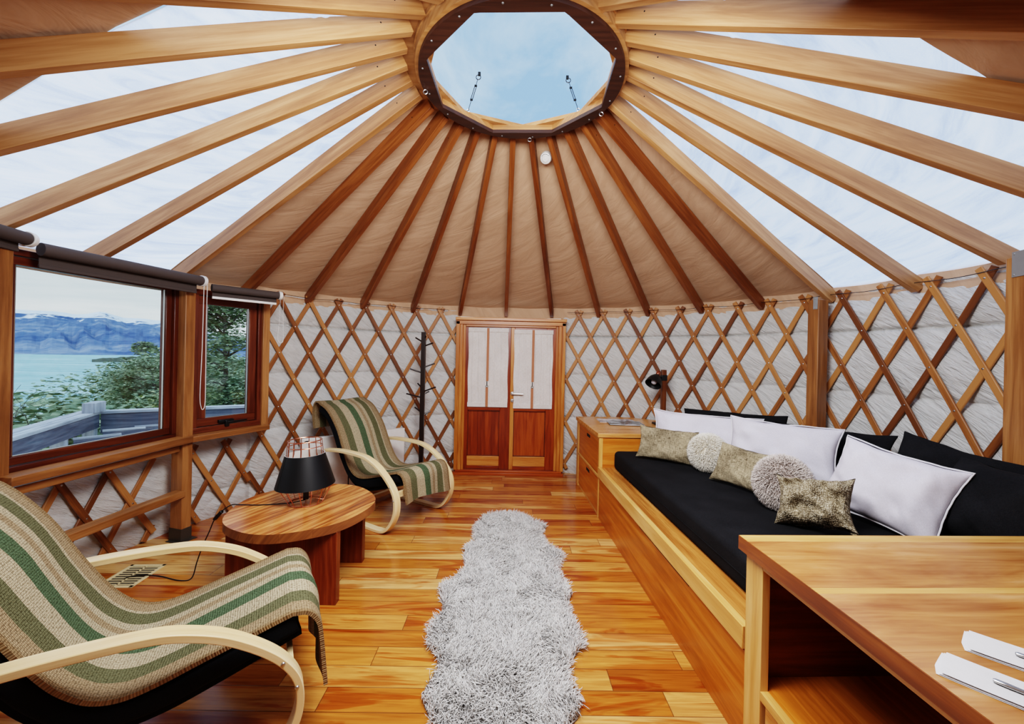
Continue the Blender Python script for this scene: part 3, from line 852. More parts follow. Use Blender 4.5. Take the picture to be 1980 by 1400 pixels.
# ------------------------------------------------------------------ built-in furniture
LF=.985
def wallL(d,r=2.78):
    """L of the round wall at distance d"""
    lo,hi=0,4
    for _ in range(40):
        m_=(lo+hi)/2; p=bed(m_,d)
        if math.hypot(p.x,p.y)<r: lo=m_
        else: hi=m_
    return lo
def F(name,label,cat,L,d,z=0,group=None): return thing(name,label,cat,bed(L,d,z),BR,group)
# local frame of F: x=right(L), y=forward(d)
# cabinet
CN,CF=3.765,4.80; CT=.79
T=F('bedside_cabinet','low honey-wood cabinet with two slot-handled drawers between the doors and the daybed','cabinet',LF,CN)
poly=[(-.015,-.012)];
def circpoly(L0,d0,r,dA,dB,n=8):
    return [(wallL(dA+(dB-dA)*i/n,r)-L0,dA+(dB-dA)*i/n-d0) for i in range(n+1)]
right=circpoly(LF,CN,2.78,CN-.012,CF,8)
mb=MB(); mb.prism([(-.015,-.012)]+[(min(x,1.05),y) for x,y in right]+[(-.015,CF-CN)],CT-.04,CT); mb.build('cabinet_top',M['cab'],T,bev=.003)
mb=MB()
mb.bx(0,.035,.0,.03,0,CT-.04,g=2)   # front corner stile (near)
mb.bx(0,.03,CF-CN-.10,CF-CN,0,CT-.04,g=2)
mb.bx(0,.02,.03,CF-CN-.10,CT-.065,CT-.04,g=1); mb.bx(0,.02,.03,CF-CN-.10,.365,.388,g=1); mb.bx(0.01,.03,.03,CF-CN-.10,.0,.03,g=1)
mb.build('face_frame',M['cablight'],T,bev=.002)
mb=MB(); mb.bx(.035,1.0,0.004,.022,0,CT-.04,g=0); mb.bx(.03,.7,CF-CN-.025,CF-CN-.01,0,CT-.04,g=0); mb.bx(.02,.7,.03,CF-CN-.03,.0,.02,g=0); mb.build('end_panel',M['cabfront'],T)
for k,(z0,z1) in enumerate(((.392,.722),(.034,.361))):
    mb=MB(); ya,yb=.034,CF-CN-.104; ym=.62*(yb-ya)+ya
    mb.bx(.006,.024,ya,yb,z0,z1-.0,g=1)
    d_=mb.build('drawer',M['cabfront'],T,bev=.002)
    mb=MB(); yc=(ya+yb)/2-.02; mb.bx(.0045,.0062,yc-.07,yc+.07,z1-.06,z1-.03); mb.build('slot_handle',M['hole'],d_)
# daybed platform
DN=1.53
T=F('daybed_platform','long built-in honey-wood daybed base running from cabinet to desk','daybed base',LF,DN)
PL=CN-DN
poly=[(0,0)]+[(x,y) for x,y in circpoly(LF,DN,2.74,DN,CN-.01,10)]+[(0,PL-.004)]
mb=MB(); mb.prism(poly,.43,.468,g=1); mb.build('platform_top',M['cab'],T)
mb=MB(); mb.bx(-.012,.022,0,PL-.003,.385,.475,g=1); mb.build('front_lip',M['cablight'],T,bev=.003)
mb=MB(); mb.bx(.004,.024,0.002,PL-.006,.0,.372,g=1); dw=mb.build('front_board',M['cabfront'],T,bev=.002)
mb=MB(); mb.bx(-.003,.006,.45,1.15,.372,.385,g=1); mb.build('finger_gap',M['hole'],T)
# mattress : rounded slab, right side along the wall
ML=1.115; MD0,MD1=DN+.02,CN-.012
def slab(poly,z0,z1,rad,segs=5):
    mb=MB(); n=len(poly); c=np.mean(np.array(poly),0)
    rings=[]
    def inset(a):
        out=[]
        for i in range(n):
            p=np.array(poly[i]);q0=np.array(poly[i-1]);q1=np.array(poly[(i+1)%n])
            e0=(p-q0)/np.linalg.norm(p-q0);e1=(q1-p)/np.linalg.norm(q1-p)
            n0=np.array([-e0[1],e0[0]]);n1=np.array([-e1[1],e1[0]]); b=n0+n1; b/=np.dot(b,n0)
            out.append(p+b*a)
        return out
    for i in range(segs+1):
        a=PI/2*i/segs; rings.append((inset(rad*(1-math.sin(a))),z0+rad*(1-math.cos(a)) ))
    for i in range(segs+1):
        a=PI/2*i/segs; rings.append((inset(rad*(1-math.cos(a))),z1-rad*(1-math.sin(a))))
    vs=[(p[0],p[1],z) for ps,z in rings for p in ps]; fs=[];m_=len(rings)
    for k in range(m_-1):
        for i in range(n):
            j=(i+1)%n; fs.append((k*n+i,k*n+j,(k+1)*n+j,(k+1)*n+i))
    fs.append(tuple(range(n))[::-1]); fs.append(tuple((m_-1)*n+i for i in range(n)))
    mb.add(vs,fs,[[(vs[k][1],vs[k][0]+vs[k][2]) for k in f] for f in fs]); return mb
def roundcorner(poly,r=.06,which=()):
    out=[]
    for i,p in enumerate(poly):
        if i in which:
            p=np.array(p);a=np.array(poly[i-1]);b=np.array(poly[(i+1)%len(poly)])
            u=(a-p)/np.linalg.norm(a-p);v=(b-p)/np.linalg.norm(b-p)
            for k in range(6):
                t=k/5; q=(1-t)**2*(p+u*r)+2*t*(1-t)*p+t*t*(p+v*r); out.append(tuple(q))
        else: out.append(tuple(p))
    return out
T=F('daybed_mattress','long charcoal black mattress on the wooden daybed base','mattress',ML,MD0,.468)
rp=[(x,y) for x,y in circpoly(ML,MD0,2.70,MD0,MD1,10)]
poly=[(0,0)]+rp+[(0.0,MD1-MD0)]
poly=roundcorner(poly,.06,(0,len(poly)-1))
mb=slab(poly,0,.165,.035); mb.build('mattress_cover',M['blackfab'],T,smooth=60)
mb=MB(); mb.bx(-.003,.004,.05,MD1-MD0-.06,.075,.079); mb.build('piping',M['blackfab'],T)
ZM=.633

# desk
DT=.82; DL=LF-.005; Dd0,Dd1=-.15,1.545
T=F('console_desk','wide honey-wood desk with open shelf in the near right corner, cutlery on top','desk',DL,0)
rp=[(x,y) for x,y in circpoly(DL,0,2.70,Dd0,Dd1,10)]
# plank strips
ys=[Dd0,.30,.62,.92,1.155,1.185,1.49,Dd1]
mb=MB()
for i in range(len(ys)-1):
    a,b=ys[i]+.0002,ys[i+1]-.0002
    mb.prism([(-.018,a),(wallL(max(a,.0),2.70)-DL,a),(wallL(b,2.70)-DL,b),(-.018,b)],DT-.05,DT,g=0,mi=1 if i in (4,6) else 0)
mb.build('desk_top',[M['desk'],M['cablight']],T)
mb=MB(); mb.bx(-.0205,-.0175,Dd0,Dd1,DT-.051,DT-.001,g=1); mb.build('edge_band',M['deskdark'],T)
mb=MB(); mb.bx(0,.03,Dd1-.115,Dd1-.02,0,DT-.052,g=2); mb.bx(0,.03,Dd0,Dd1-.115,DT-.078,DT-.052,g=1); mb.build('face_frame',M['cablight'],T,bev=.002)
mb=MB(); mb.bx(.03,1.25,Dd1-.05,Dd1-.022,0,DT-.052,g=0); mb.bx(.75,.77,Dd0,Dd1-.05,0,DT-.052,g=1); mb.bx(.03,.75,Dd0,Dd0+.02,0,DT-.052,g=0); mb.build('side_panel',M['tableleg'],T)  # dark wood on inner panels stands in for shade inside the shelf
mb=MB(); mb.bx(.0,.03,Dd0+.02,Dd1-.115,.275,.305,g=1,mi=1); mb.bx(.03,.75,Dd0+.02,Dd1-.05,.275,.305,g=1); mb.build('shelf',[M['cabfront'],M['cablight']],T)
mb=MB(); mb.bx(.006,.028,Dd0+.02,Dd1-.135,.02,.268,g=1); mb.build('lower_drawer',M['cab'],T,bev=.002)

# ------------------------------------------------------------------ cutlery on napkins
def quadslab(name,lab,pts,z,t,mat,T):
    mb=MB(); mb.prism(pts,z,z+t); return mb.build(name,mat,T,bev=.0015)
def napkin(lab1,lab2,p0,p1,wd):
    """p0 = corner end centre, p1 = far end centre"""
    P0,P1=Vector((*p0,DT)),Vector((*p1,DT)); d=(P1-P0).normalized(); s=Vector((-d.y,d.x,0))
    mb=MB(); L=(P1-P0).length
    for lay in range(3):
        n=12;rows=[]
        w_=wd*(1-.02*lay)
        pr=[]
        for i in range(n+1):
            a=-w_/2+w_*i/n; jag=.012*(abs(i/n-.35))+.004*lay
            pr.append((a,jag))
        top=[[tuple(P0+s*a+d*(j+L*k/10)+Vector((0,0,.0012+.0022*lay+.0012*math.sin(a*60+k)*.4+(.002 if lay==2 else 0)))) for a,j in pr] for k in range(11)]
        mb.grid(top,None)
        bot=[[tuple(Vector(q)-Vector((0,0,.0018+(.002 if lay==2 else 0)))) for q in r_] for r_ in top]; mb.grid(bot,None,flip=True)
    o=mb.build('paper_napkin',M['paper'],smooth=60); tag(o,lab1,'napkin')
    # knife handle: tapered steel
    k0=P0+d*.085+s*(-.002)+Vector((0,0,.0125)); mb=MB()
    prof=[(0,.0035,.003),(.004,.0062,.004),(.02,.0068,.0042),(.05,.0055,.0036),(.09,.0042,.003),(.13,.0045,.003),(.15,.009,.002),(.2,.0105,.0015),(.24,.008,.0012),(.262,.001,.0008)]
    P=[];
    for x,a,b in prof: P.append([tuple(k0+d*x+s*(a*math.cos(t))+Vector((0,0,b*math.sin(t)-.002*(x/.26)))) for t in [2*PI*i/12 for i in range(13)]])
    mb.grid(P,None,flip=True); o=mb.build('table_knife',M['metal'],smooth=60); tag(o,lab2,'cutlery')
napkin('folded white paper napkin nearest the front edge of the desk','steel knife on the napkin nearest the desk front edge',(.980,-1.538),(1.170,-1.763),.105)
napkin('folded white paper napkin farther from the front edge of the desk','steel knife on the napkin farther from the desk front edge',(1.125,-1.462),(1.327,-1.672),.105)

# ------------------------------------------------------------------ cushions
def pillow(name,lab,cat,c,w,h,t,rot,mat,group=None,seam=None,flange=.012,pinch=.10,wr=.02,seed=1,n=40,fabname='pillow_cover'):
    """w along local x, h along local z (up), t along local y. rot: Matrix 3x3"""
    T=thing(name,lab,cat,c,0,group)
    rs=vnoise(seed); mb=MB()
    def shape(u,v,side):
        # u,v in -1..1
        a=(1-abs(u)**2.6)*(1-abs(v)**2.6); a=max(a,0)**.5
        pin=1-pinch*(1-abs(v)**2)*1.0*abs(u)**6 ; pin2=1-pinch*(1-abs(u)**2)*abs(v)**6
        x=u*w/2*(1-pinch*(1-v*v)*abs(u)); z=v*h/2*(1-pinch*(1-u*u)*abs(v))
        nn=float(rs(np.array(u*3+7+side*5),np.array(v*2.2+3)))-.5
        n2=float(rs(np.array(u*9+v*5+17),np.array(v*3-u*2+9)))-.5
        y=side*(t/2*a)+ (nn*wr*2+n2*wr*.8)*min(1,a*1.5)
        z+= nn*wr*.6
        return rot@Vector((x,y,z))
    for side in(1,-1):
        P=[];U=[]
        for i in range(n+1):
            u=math.sin((i/n*2-1)*PI/2); 
            P.append([]);U.append([])
            for j in range(n+1):
                v=math.sin((j/n*2-1)*PI/2); P[-1].append(tuple(shape(u,v,side))); U[-1].append((u*w/2,v*h/2+side*3))
        mb.grid(P,U,flip=(side>0))
    mb.build(fabname,mat,T,smooth=85)
    if seam:
        mb=MB(); pts=[]
        m_=24
        E=[(-1+2*i/m_,-1) for i in range(m_)]+[(1,-1+2*i/m_) for i in range(m_)]+[(1-2*i/m_,1) for i in range(m_)]+[(-1,1-2*i/m_) for i in range(m_)]
        for k,(u,v) in enumerate(E):
            p=shape(u,v,1); q=p+rot@Vector((u*.006,.002*math.sin(k*1.7),v*.006)); pts.append(q)
        mb.tube(pts,.0042,6,True); mb.build('seam_edge',seam,T)
    return T
def orient(nx,ny,lean,roll_=0):
    """face normal pointing horizontally to (nx,ny), leaning back by lean degrees; local +y is the back"""
    f=Vector((nx,ny,0)).normalized(); y=-f; z=Vector((0,0,1)); x=y.cross(z)
    Mx=Matrix((x,y,z)).transposed()
    return Mx@Matrix.Rotation(-R(lean),3,'X')@Matrix.Rotation(R(roll_),3,'Y')
def bdir(a): # direction given in bed frame angle
    return (math.cos(a+BR),math.sin(a+BR))
def P_(nm,lab,cat,L,d,w,h,t,na,lean,mat,lift=0,roll_=0,**k):
    """na: facing angle in degrees, 180 = facing the room's left (toward bed front)"""
    a=R(na); o=orient(*bdir(a),lean,roll_)
    zc=ZM+h/2*math.cos(R(lean))*.97+t*.12+lift
    return pillow(nm,lab,cat,bed(L,d,zc),w,h,t,o,mat,**k)
# black back cushions along the wall
bk='black back cushions'
P_('back_cushion','long black cushion behind the farthest white pillow','cushion',2.16,3.60,.84,.40,.16,238,20,M['blackfab'],seed=11,group=bk,pinch=.05)
P_('back_cushion','black cushion against the lattice behind the middle white pillow','cushion',2.48,2.95,.80,.38,.16,206,22,M['blackfab'],seed=12,group=bk,roll_=-2)
P_('back_cushion','black cushion with a raised corner, behind the nearest white pillow','cushion',2.47,2.10,.60,.44,.18,196,24,M['blackfab'],seed=13,group=bk,roll_=9)
P_('back_cushion','large black cushion at the right edge above the desk','cushion',2.32,1.76,.56,.42,.24,176,30,M['blackfab'],seed=14,group=bk,roll_=0)
wp='pale lilac pillows on the daybed'
P_('white_pillow','pale lilac pillow at the far end of the daybed beside the cabinet','pillow',1.80,3.42,.86,.40,.15,238,20,M['lilac'],seed=21,group=wp,seam=M['seam'],roll_=1)
P_('white_pillow','pale lilac pillow in the middle of the row, overlapping the far one','pillow',2.12,2.94,.72,.42,.17,222,22,M['lilac'],seed=22,group=wp,seam=M['seam'],roll_=1)
P_('white_pillow','pale lilac pillow nearest the desk with one corner pointing up','pillow',2.09,2.08,.53,.41,.19,202,26,M['lilac'],seed=23,group=wp,seam=M['seam'],roll_=9,lift=.005)
tw='tweed scatter cushions'
P_('tweed_cushion','oblong oatmeal tweed cushion farthest away, beside the cabinet','cushion',1.46,3.38,.48,.28,.11,238,22,M['tweed'],seed=31,group=tw,roll_=2)
P_('tweed_cushion','oblong oatmeal tweed cushion between the two round fleece cushions','cushion',1.70,2.68,.44,.28,.12,206,26,M['tweed'],seed=32,group=tw,roll_=2)
P_('tweed_cushion','squashed dark knitted cushion nearest the desk','cushion',1.67,2.05,.35,.27,.21,215,34,M['tweeddark'],seed=33,group=tw,wr=.05,pinch=.16,roll_=-10)
# fur
def tufts(pts,nrm,lens,width,rs,droop=.5,segs=3,fan=.5):
    """numpy fur: returns verts,faces,uv arrays. pts Nx3, nrm Nx3"""
    N=len(pts); rd=rs.randn(N,3); d=nrm+rd*fan; d/=np.linalg.norm(d,axis=1)[:,None]
    side=np.cross(d,rs.randn(N,3)); side/=np.linalg.norm(side,axis=1)[:,None]
    side2=np.cross(d,side)
    V=np.zeros((N,segs*3+1,3)); 
    p=pts.copy(); dd=d.copy(); g=rs.randn(N,3)*.5; g[:,2]-=.6*droop
    for s in range(segs):
        w=width*(1-.55*s/segs)*(.7 if s==0 else 1)
        for k in range(3):
            a=2*PI*k/3; V[:,s*3+k]=p+side*(w*math.cos(a))[:,None]+side2*(w*math.sin(a))[:,None]
        p=p+dd*(lens/segs)[:,None]; dd=dd+g*(.35); dd/=np.linalg.norm(dd,axis=1)[:,None]
    V[:,-1]=p
    fs=[]
    for s in range(segs-1):
        for k in range(3): fs.append((s*3+k,s*3+(k+1)%3,(s+1)*3+(k+1)%3,(s+1)*3+k))
    q=np.array(fs)
    tri=np.array([((segs-1)*3+k,(segs-1)*3+(k+1)%3,segs*3) for k in range(3)])
    m_=segs*3+1
    hs=np.array([ (i//3)/segs for i in range(segs*3)]+[1.0])
    return V,q,tri,m_,hs
def furobj(name,parent,mat,pts,nrm,lens,width,seed,droop=.5,fan=.5,segs=3):
    rs=np.random.RandomState(seed)
    V,q,tri,m_,hs=tufts(np.array(pts),np.array(nrm),np.array(lens),np.array(width),rs,droop,segs,fan)
    N=len(V); off=(np.arange(N)*m_)[:,None,None]
    Q=(q[None]+off).reshape(-1,4); Tt=(tri[None]+off).reshape(-1,3)
    me=bpy.data.meshes.new(name)
    nv=N*m_; nq,ntri=len(Q),len(Tt)
    me.vertices.add(nv); me.vertices.foreach_set('co',V.reshape(-1).astype(np.float32))
    loops=np.concatenate([Q.reshape(-1),Tt.reshape(-1)]).astype(np.int32)
    me.loops.add(len(loops)); me.loops.foreach_set('vertex_index',loops)
    me.polygons.add(nq+ntri)
    st=np.concatenate([np.arange(nq)*4,nq*4+np.arange(ntri)*3]).astype(np.int32)
    me.polygons.foreach_set('loop_start',st)
    me.polygons.foreach_set('use_smooth',np.ones(nq+ntri,dtype=bool))
    ul=me.uv_layers.new(name='UVMap'); H=np.tile(hs,N); uvv=np.stack([np.repeat(rs.rand(N),m_),H],1)[loops]
    ul.data.foreach_set('uv',uvv.reshape(-1).astype(np.float32))
    me.materials.append(mat); me.update(calc_edges=True); me.validate()
    o=bpy.data.objects.new(name,me); COL.objects.link(o); o.parent=parent
    return o
def furball(lab,L,d,rad,thick,na,lean,mat,seed):
    o=orient(*bdir(R(na)),lean); c=bed(L,d,ZM+rad*.95*math.cos(R(lean))+.01)
    T=thing('fleece_cushion',lab,'cushion',c,0,'round fleece cushions')
    mb=MB(); prof=[(rad*.86*math.cos(a),thick/2*.86*math.sin(a)) for a in [-PI/2+PI*i/14 for i in range(15)]]
    mb.lathe(prof,(0,0,0),32,rot=o@Matrix.Rotation(PI/2,3,'X')); mb.build('cushion_core',mat,T,smooth=80)
    rs=np.random.RandomState(seed); N=9000
    v=rs.randn(N,3); v/=np.linalg.norm(v,axis=1)[:,None]
    ell=np.array([rad*.84,thick/2*.84,rad*.84]); p=v*ell; n=v/ell; n/=np.linalg.norm(n,axis=1)[:,None]
    Mo=np.array(o); p=p@Mo.T; n=n@Mo.T
    furobj('fleece_pile',T,mat,p,n,.024+.014*rs.rand(N),.0018+.0008*rs.rand(N),seed,.6,.45)
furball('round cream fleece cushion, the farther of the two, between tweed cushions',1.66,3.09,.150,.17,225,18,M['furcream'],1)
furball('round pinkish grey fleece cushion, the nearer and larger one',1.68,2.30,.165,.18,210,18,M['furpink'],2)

# sheepskin runner
RO=[(1.36,0,.02),(1.33,-.11,.12),(1.26,-.20,.20),(1.12,-.25,.31),(1.05,-.27,.37),(.99,-.27,.32),(.90,-.25,.30),(.78,-.265,.33),(.66,-.31,.41),(.55,-.335,.445),(.45,-.305,.39),(.38,-.295,.36),(.28,-.33,.38),(.18,-.40,.42),(.10,-.435,.455),(.02,-.42,.42),(-.07,-.385,.385),(-.18,-.40,.395),(-.28,-.43,.42),(-.37,-.42,.43),(-.46,-.35,.36),(-.53,-.335,.315),(-.60,-.36,.31),(-.68,-.385,.345),(-.77,-.34,.345),(-.84,-.28,.27),(-.95,-.30,.28),(-1.05,-.36,.34),(-1.2,-.34,.36),(-1.32,-.22,.24),(-1.38,-.05,.05)]
T=thing('sheepskin_rug','long pale grey sheepskin runner on the wood floor','rug',(.03,0,0))
ysr=np.array([r[0] for r in RO])[::-1];lr=np.array([r[1] for r in RO])[::-1];rr_=np.array([r[2] for r in RO])[::-1]
def rl(y): return np.interp(y,ysr,lr),np.interp(y,ysr,rr_)
mb=MB(); P=[]
for y in np.linspace(-1.38,1.36,70):
    a,b=rl(y); m0=(a+b)/2
    P.append([(m0+(a-m0)*.93*math.cos(t)-.03, y, .006+.018*math.sin(t)) for t in np.linspace(0,PI,21)])
mb.grid(P,None,flip=False); mb.build('rug_hide',M['furgrey'],T,smooth=80)
rs=np.random.RandomState(5); NR=46000
yy=rs.uniform(-1.36,1.345,NR*2); uu=rs.uniform(0,1,NR*2); a,b=rl(yy); wdt=(b-a); keep=rs.rand(NR*2)<wdt/.9
yy,uu,a,b=yy[keep][:NR],uu[keep][:NR],a[keep][:NR],b[keep][:NR]
xx=a+(b-a)*(.03+.94*uu)
edge=np.minimum(uu,1-uu)*(b-a); sx=np.where(uu<.5,-1,1)
nrm=np.stack([sx*np.clip(1-edge/.07,0,1)*.9,np.where(yy>1.25,.6,0)+np.zeros_like(yy),np.ones_like(yy)],1)
# clumping flow
fx=vn(xx*9+50,yy*9+20)-.5; fy=vn2(xx*9+80,yy*9+40)-.5
nrm[:,0]+=fx*3.2; nrm[:,1]+=fy*3.2-.25
nrm/=np.linalg.norm(nrm,axis=1)[:,None]
pz=.012+.012*np.clip(edge/.1,0,1)
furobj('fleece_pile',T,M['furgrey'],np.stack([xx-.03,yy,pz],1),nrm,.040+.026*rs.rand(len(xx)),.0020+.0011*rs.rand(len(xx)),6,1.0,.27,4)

# ------------------------------------------------------------------ lounge chairs
ARC=[(-.76,.585),(-.58,.603),(-.407,.606),(-.26,.600),(-.174,.585),(-.07,.545),(.015,.492),(.09,.43),(.14,.37),(.168,.31),(.175,.245),(.165,.18),(.135,.115),(.09,.058),(.031,.022),(-.05,.013),(-.207,.013),(-.42,.013),(-.58,.016),(-.66,.045),(-.69,.10)]
def chair(lab,lab2,x,y,hd,W,so,sz,fh=.23,wid=.56):
    T=thing('lounge_chair',lab,'armchair',(x,y,0),hd)
    arc=crom(ARC,6)
    for lat,nm in ((0,'near'),(W,'far')):
        pts=[(a,lat,z) for a,z in arc]; mb=MB()
        prof=[(-.030,-.013),(-.030,.013),(.030,.013),(.030,-.013)]
        # up = in-plane normal
        ups=[]
        for i in range(len(pts)):
            p=Vector(pts[max(i-1,0)]);q=Vector(pts[min(i+1,len(pts)-1)]);t=(q-p).normalized(); ups.append(tuple(Vector((-t.z,0,t.x))))
        mb.sweep(pts,prof,ups); lp=mb.build('bentwood_loop',M['bent'],T,bev=.003)
        s=-1 if lat==0 else 1
        for a,z in ((.118,.40),(.163,.30),(-.74,.585)):
            mb=MB(); yb=lat+s*.031; mb.lathe([(0,.004),(.005,.003),(.0075,0)],(a,yb,z),12,rot=Matrix.Rotation(PI/2 if s<0 else -PI/2,3,'X'))
            mb.build('screw',M['metal'],lp)
    # cross rails
    mb=MB(); mb.bx(.135,.155,.03,W-.03,.31,.36,g=1); mb.build('cross_rail',M['bent'],T,bev=.002); mb=MB(); mb.bx(-.64,-.60,.03,W-.03,.03,.07,g=1); mb.build('cross_rail',M['bent'],T,bev=.002)
    mb=MB(); y0=W/2-wid/2+.01;y1=W/2+wid/2-.01
    # dark side rails under the seat from front to back
    S=[(-1.0,.90),(-.90,.86),(-.80,.74),(-.72,.595),(-.645,.475),(-.575,.385),(-.49,.318),(-.39,.288),(-.28,.296),(-.15,.33),(-.02,.37),(.07,.40),(.12,.415)]
    S=[(a+so,z*sz) for a,z in S]; S2=crom(S,5)
    nrmv=[]
    for i in range(len(S2)):
        p=Vector((S2[max(i-1,0)]));q=Vector((S2[min(i+1,len(S2)-1)])); t=(q-p).normalized(); nrmv.append(Vector((-t[1],t[0])))
    th=.075
    def shell(y0,y1,lo,hi,mat,name,rnd=.02):
        P=[];n=len(S2)
        k=10
        sec=[]
        # rounded rectangle section in (lat, thickness)
        for a in range(4):
            cx_=[y1-rnd,y0+rnd,y0+rnd,y1-rnd][a]; cz_=[hi-rnd,hi-rnd,lo+rnd,lo+rnd][a]
            for b in range(5):
                ang=PI/2*a+PI/2*b/4; sec.append((cx_+rnd*math.cos(ang),cz_+rnd*math.sin(ang)))
        sec.append(sec[0])
        for i in range(n):
            P.append([(S2[i][0]+nrmv[i][0]*h_,l_,S2[i][1]+nrmv[i][1]*h_) for l_,h_ in sec])
        mb=MB(); mb.grid(P,[[(i*.03,j*.03) for j in range(len(sec))] for i in range(n)])
        m_=len(sec)-1
        mb.add([P[0][j] for j in range(m_)],[tuple(range(m_))],None); mb.add([P[-1][j] for j in range(m_)],[tuple(range(m_))[::-1]],None)
        return mb.build(name,mat,T,smooth=50)
    shell(y0,y1,0,th,M['chairblack'],'seat_cushion')
    # lamella rails beneath cushion
    shell(y0+.03,y0+.075,-.030,.001,M['chairblack'],'seat_rail',.004); shell(y1-.075,y1-.03,-.030,.001,M['chairblack'],'seat_rail',.004)
    # striped throw: follows the cushion top, hangs at the front and behind the back
    top=[(S2[i][0]+nrmv[i][0]*(th+.006),S2[i][1]+nrmv[i][1]*(th+.006)) for i in range(len(S2))]
    bx_,bz_=top[0]; fx_,fz_=top[-1]
    back=[(bx_-.10,bz_-.24),(bx_-.115,bz_-.12),(bx_-.10,bz_-.03),(bx_-.06,bz_+.015)]
    front=[(fx_+.05,fz_-.010),(fx_+.082,fz_-.055),(fx_+.092,fz_-.13),(fx_+.10,fz_-fh)]
    line=crom(back+[(-0.0+top[0][0],top[0][1]+.008)],4)[:-1]+top+crom([top[-1]]+front,5)[1:]
    cum=[0]
    for i in range(1,len(line)): cum.append(cum[-1]+math.dist(line[i],line[i-1]))
    tt=.015; rows=[];rows2=[];U=[]
    ry0,ry1=W/2-wid/2+.005,W/2+wid/2-.005; nl=30
    nl_=[]
    for i in range(len(line)):
        p=Vector(line[max(i-1,0)]);q=Vector(line[min(i+1,len(line)-1)]); t=(q-p).normalized(); nl_.append(Vector((-t[1],t[0])))
    # seat sags in the middle, cloth edges soften
    for i in range(len(line)):
        hang=max(0,(cum[i]-(cum[-1]-fh))/fh); hb=max(0,1-cum[i]/.25)
        r1=[];r2=[];ur=[]
        for j in range(nl+1):
            f=j/nl; l_=ry0+(ry1-ry0)*f + .008*math.sin(cum[i]*9+1)
            wv=.010*hang*math.sin(f*14+1.2)+.008*hb*math.sin(f*9) + .004*math.sin(f*7+cum[i]*6)
            sl=hang*.02*math.sin(f*5)
            px_,pz_=line[i][0]+nl_[i][0]*wv,line[i][1]+nl_[i][1]*wv+(-.03*hang*(f<.0)+sl)
            r1.append((px_+nl_[i][0]*tt,l_,pz_+nl_[i][1]*tt)); r2.append((px_,l_,pz_)); ur.append((cum[i],f))
        rows.append(r1);rows2.append(r2);U.append(ur)
    mb=MB(); mb.grid(rows,U); mb.grid(rows2,U,flip=True)
    n=len(rows)
    for j0 in (0,nl):
        mb.grid([[rows[i][j0],rows2[i][j0]] for i in range(n)],[[U[i][j0]]*2 for i in range(n)],flip=(j0==0))
    mb.grid([rows[0],rows2[0]],[U[0],U[0]]); mb.grid([rows[-1],rows2[-1]],[U[-1],U[-1]],flip=True)
    o=mb.build('striped_throw',M['striped'],smooth=60,origin=False)
    o.location=(x,y,0); o.rotation_euler=(0,0,hd)
    tag(o,lab2,'throw rug','striped throws on the lounge chairs')
    return T
chair('bentwood lounge chair with black seat beside the heater at the far wall','green and beige striped woven throw on the far chair by the lattice wall',-1.036,.936,math.atan2(-.528,.849),.68,0,1.0,fh=.24)
chair('bentwood lounge chair in the near left corner facing away','green and beige striped woven throw on the large chair in the near left corner',-.894,-1.061,.529,.679,.055,1.06,fh=.315,wid=.58)

# ------------------------------------------------------------------ coffee table and lamp
TZ=.485; TC=(-1.335,.235)
T=thing('coffee_table','round thick-topped wooden coffee table with plank legs','table',(TC[0],TC[1],0))
mb=MB(); rs=np.random.RandomState(4)
NB=96; strips=9; ang0=R(66)   # boards run diagonally
def tabr(a): return (.435+.006*math.sin(3*a+1)+.004*math.sin(7*a), .445+.005*math.sin(3*a+1)+.004*math.sin(7*a))
out=[]
for i in range(NB):
    a=2*PI*i/NB; rx,ry=tabr(a); out.append((rx*math.cos(a),ry*math.sin(a)))
# top split into boards by clipping the outline
def clip(poly,nx,ny,c,keep):
    res=[]
    for i in range(len(poly)):
        p,q=poly[i],poly[(i+1)%len(poly)]; dp=(p[0]*nx+p[1]*ny-c)*keep;dq=(q[0]*nx+q[1]*ny-c)*keep
        if dp>=0: res.append(p)
        if dp*dq<0:
            t=dp/(dp-dq); res.append((p[0]+(q[0]-p[0])*t,p[1]+(q[1]-p[1])*t))
    return res
nx,ny=-math.sin(ang0),math.cos(ang0); cuts=[-.6,-.36,-.25,-.13,-.03,.10,.20,.32,.6]
dx_,dy_=math.cos(ang0),math.sin(ang0)
for i in range(len(cuts)-1):
    pl=clip(clip(out,nx,ny,cuts[i]+.0004,1),nx,ny,cuts[i+1]-.0004,-1)
    if len(pl)<3: continue
    n=len(pl); vs=[(x,y,TZ-.052) for x,y in pl]+[(x*1.0,y*1.0,TZ) for x,y in pl]
    fs=[tuple(range(n))[::-1],tuple(range(n,2*n))]+[(k,(k+1)%n,n+(k+1)%n,n+k) for k in range(n)]
    ra=random.random()*30
    uv=[[(vs[k][0]*dx_+vs[k][1]*dy_+ra,vs[k][0]*nx+vs[k][1]*ny+vs[k][2]*.7+ra) for k in f] for f in fs]
    mb.add(vs,fs[:2],uv[:2]); mb.add(vs,fs[2:],uv[2:],1)
mb.build('table_top',[M['table'],wood('rough table rim',(70,34,14),(116,66,30),(158,100,52),.5,grain=.7)],T,smooth=30)
cx,cy=TC
mb=MB(); mb.bx(-1.655-cx,-1.0-cx,-.05-cy,.005-cy,0,TZ-.052,g=2); mb.build('leg',M['tableleg'],T,bev=.003)
mb=MB(); mb.bx(-1.655-cx,-1.02-cx,.44-cy,.495-cy,0,TZ-.052,g=2); mb.build('leg',M['tableleg'],T,bev=.003)
mb=MB(); mb.bx(-1.36-cx,-1.31-cx,.005-cy,.44-cy,.10,TZ-.052,g=1); mb.build('stretcher',M['tableleg'],T)
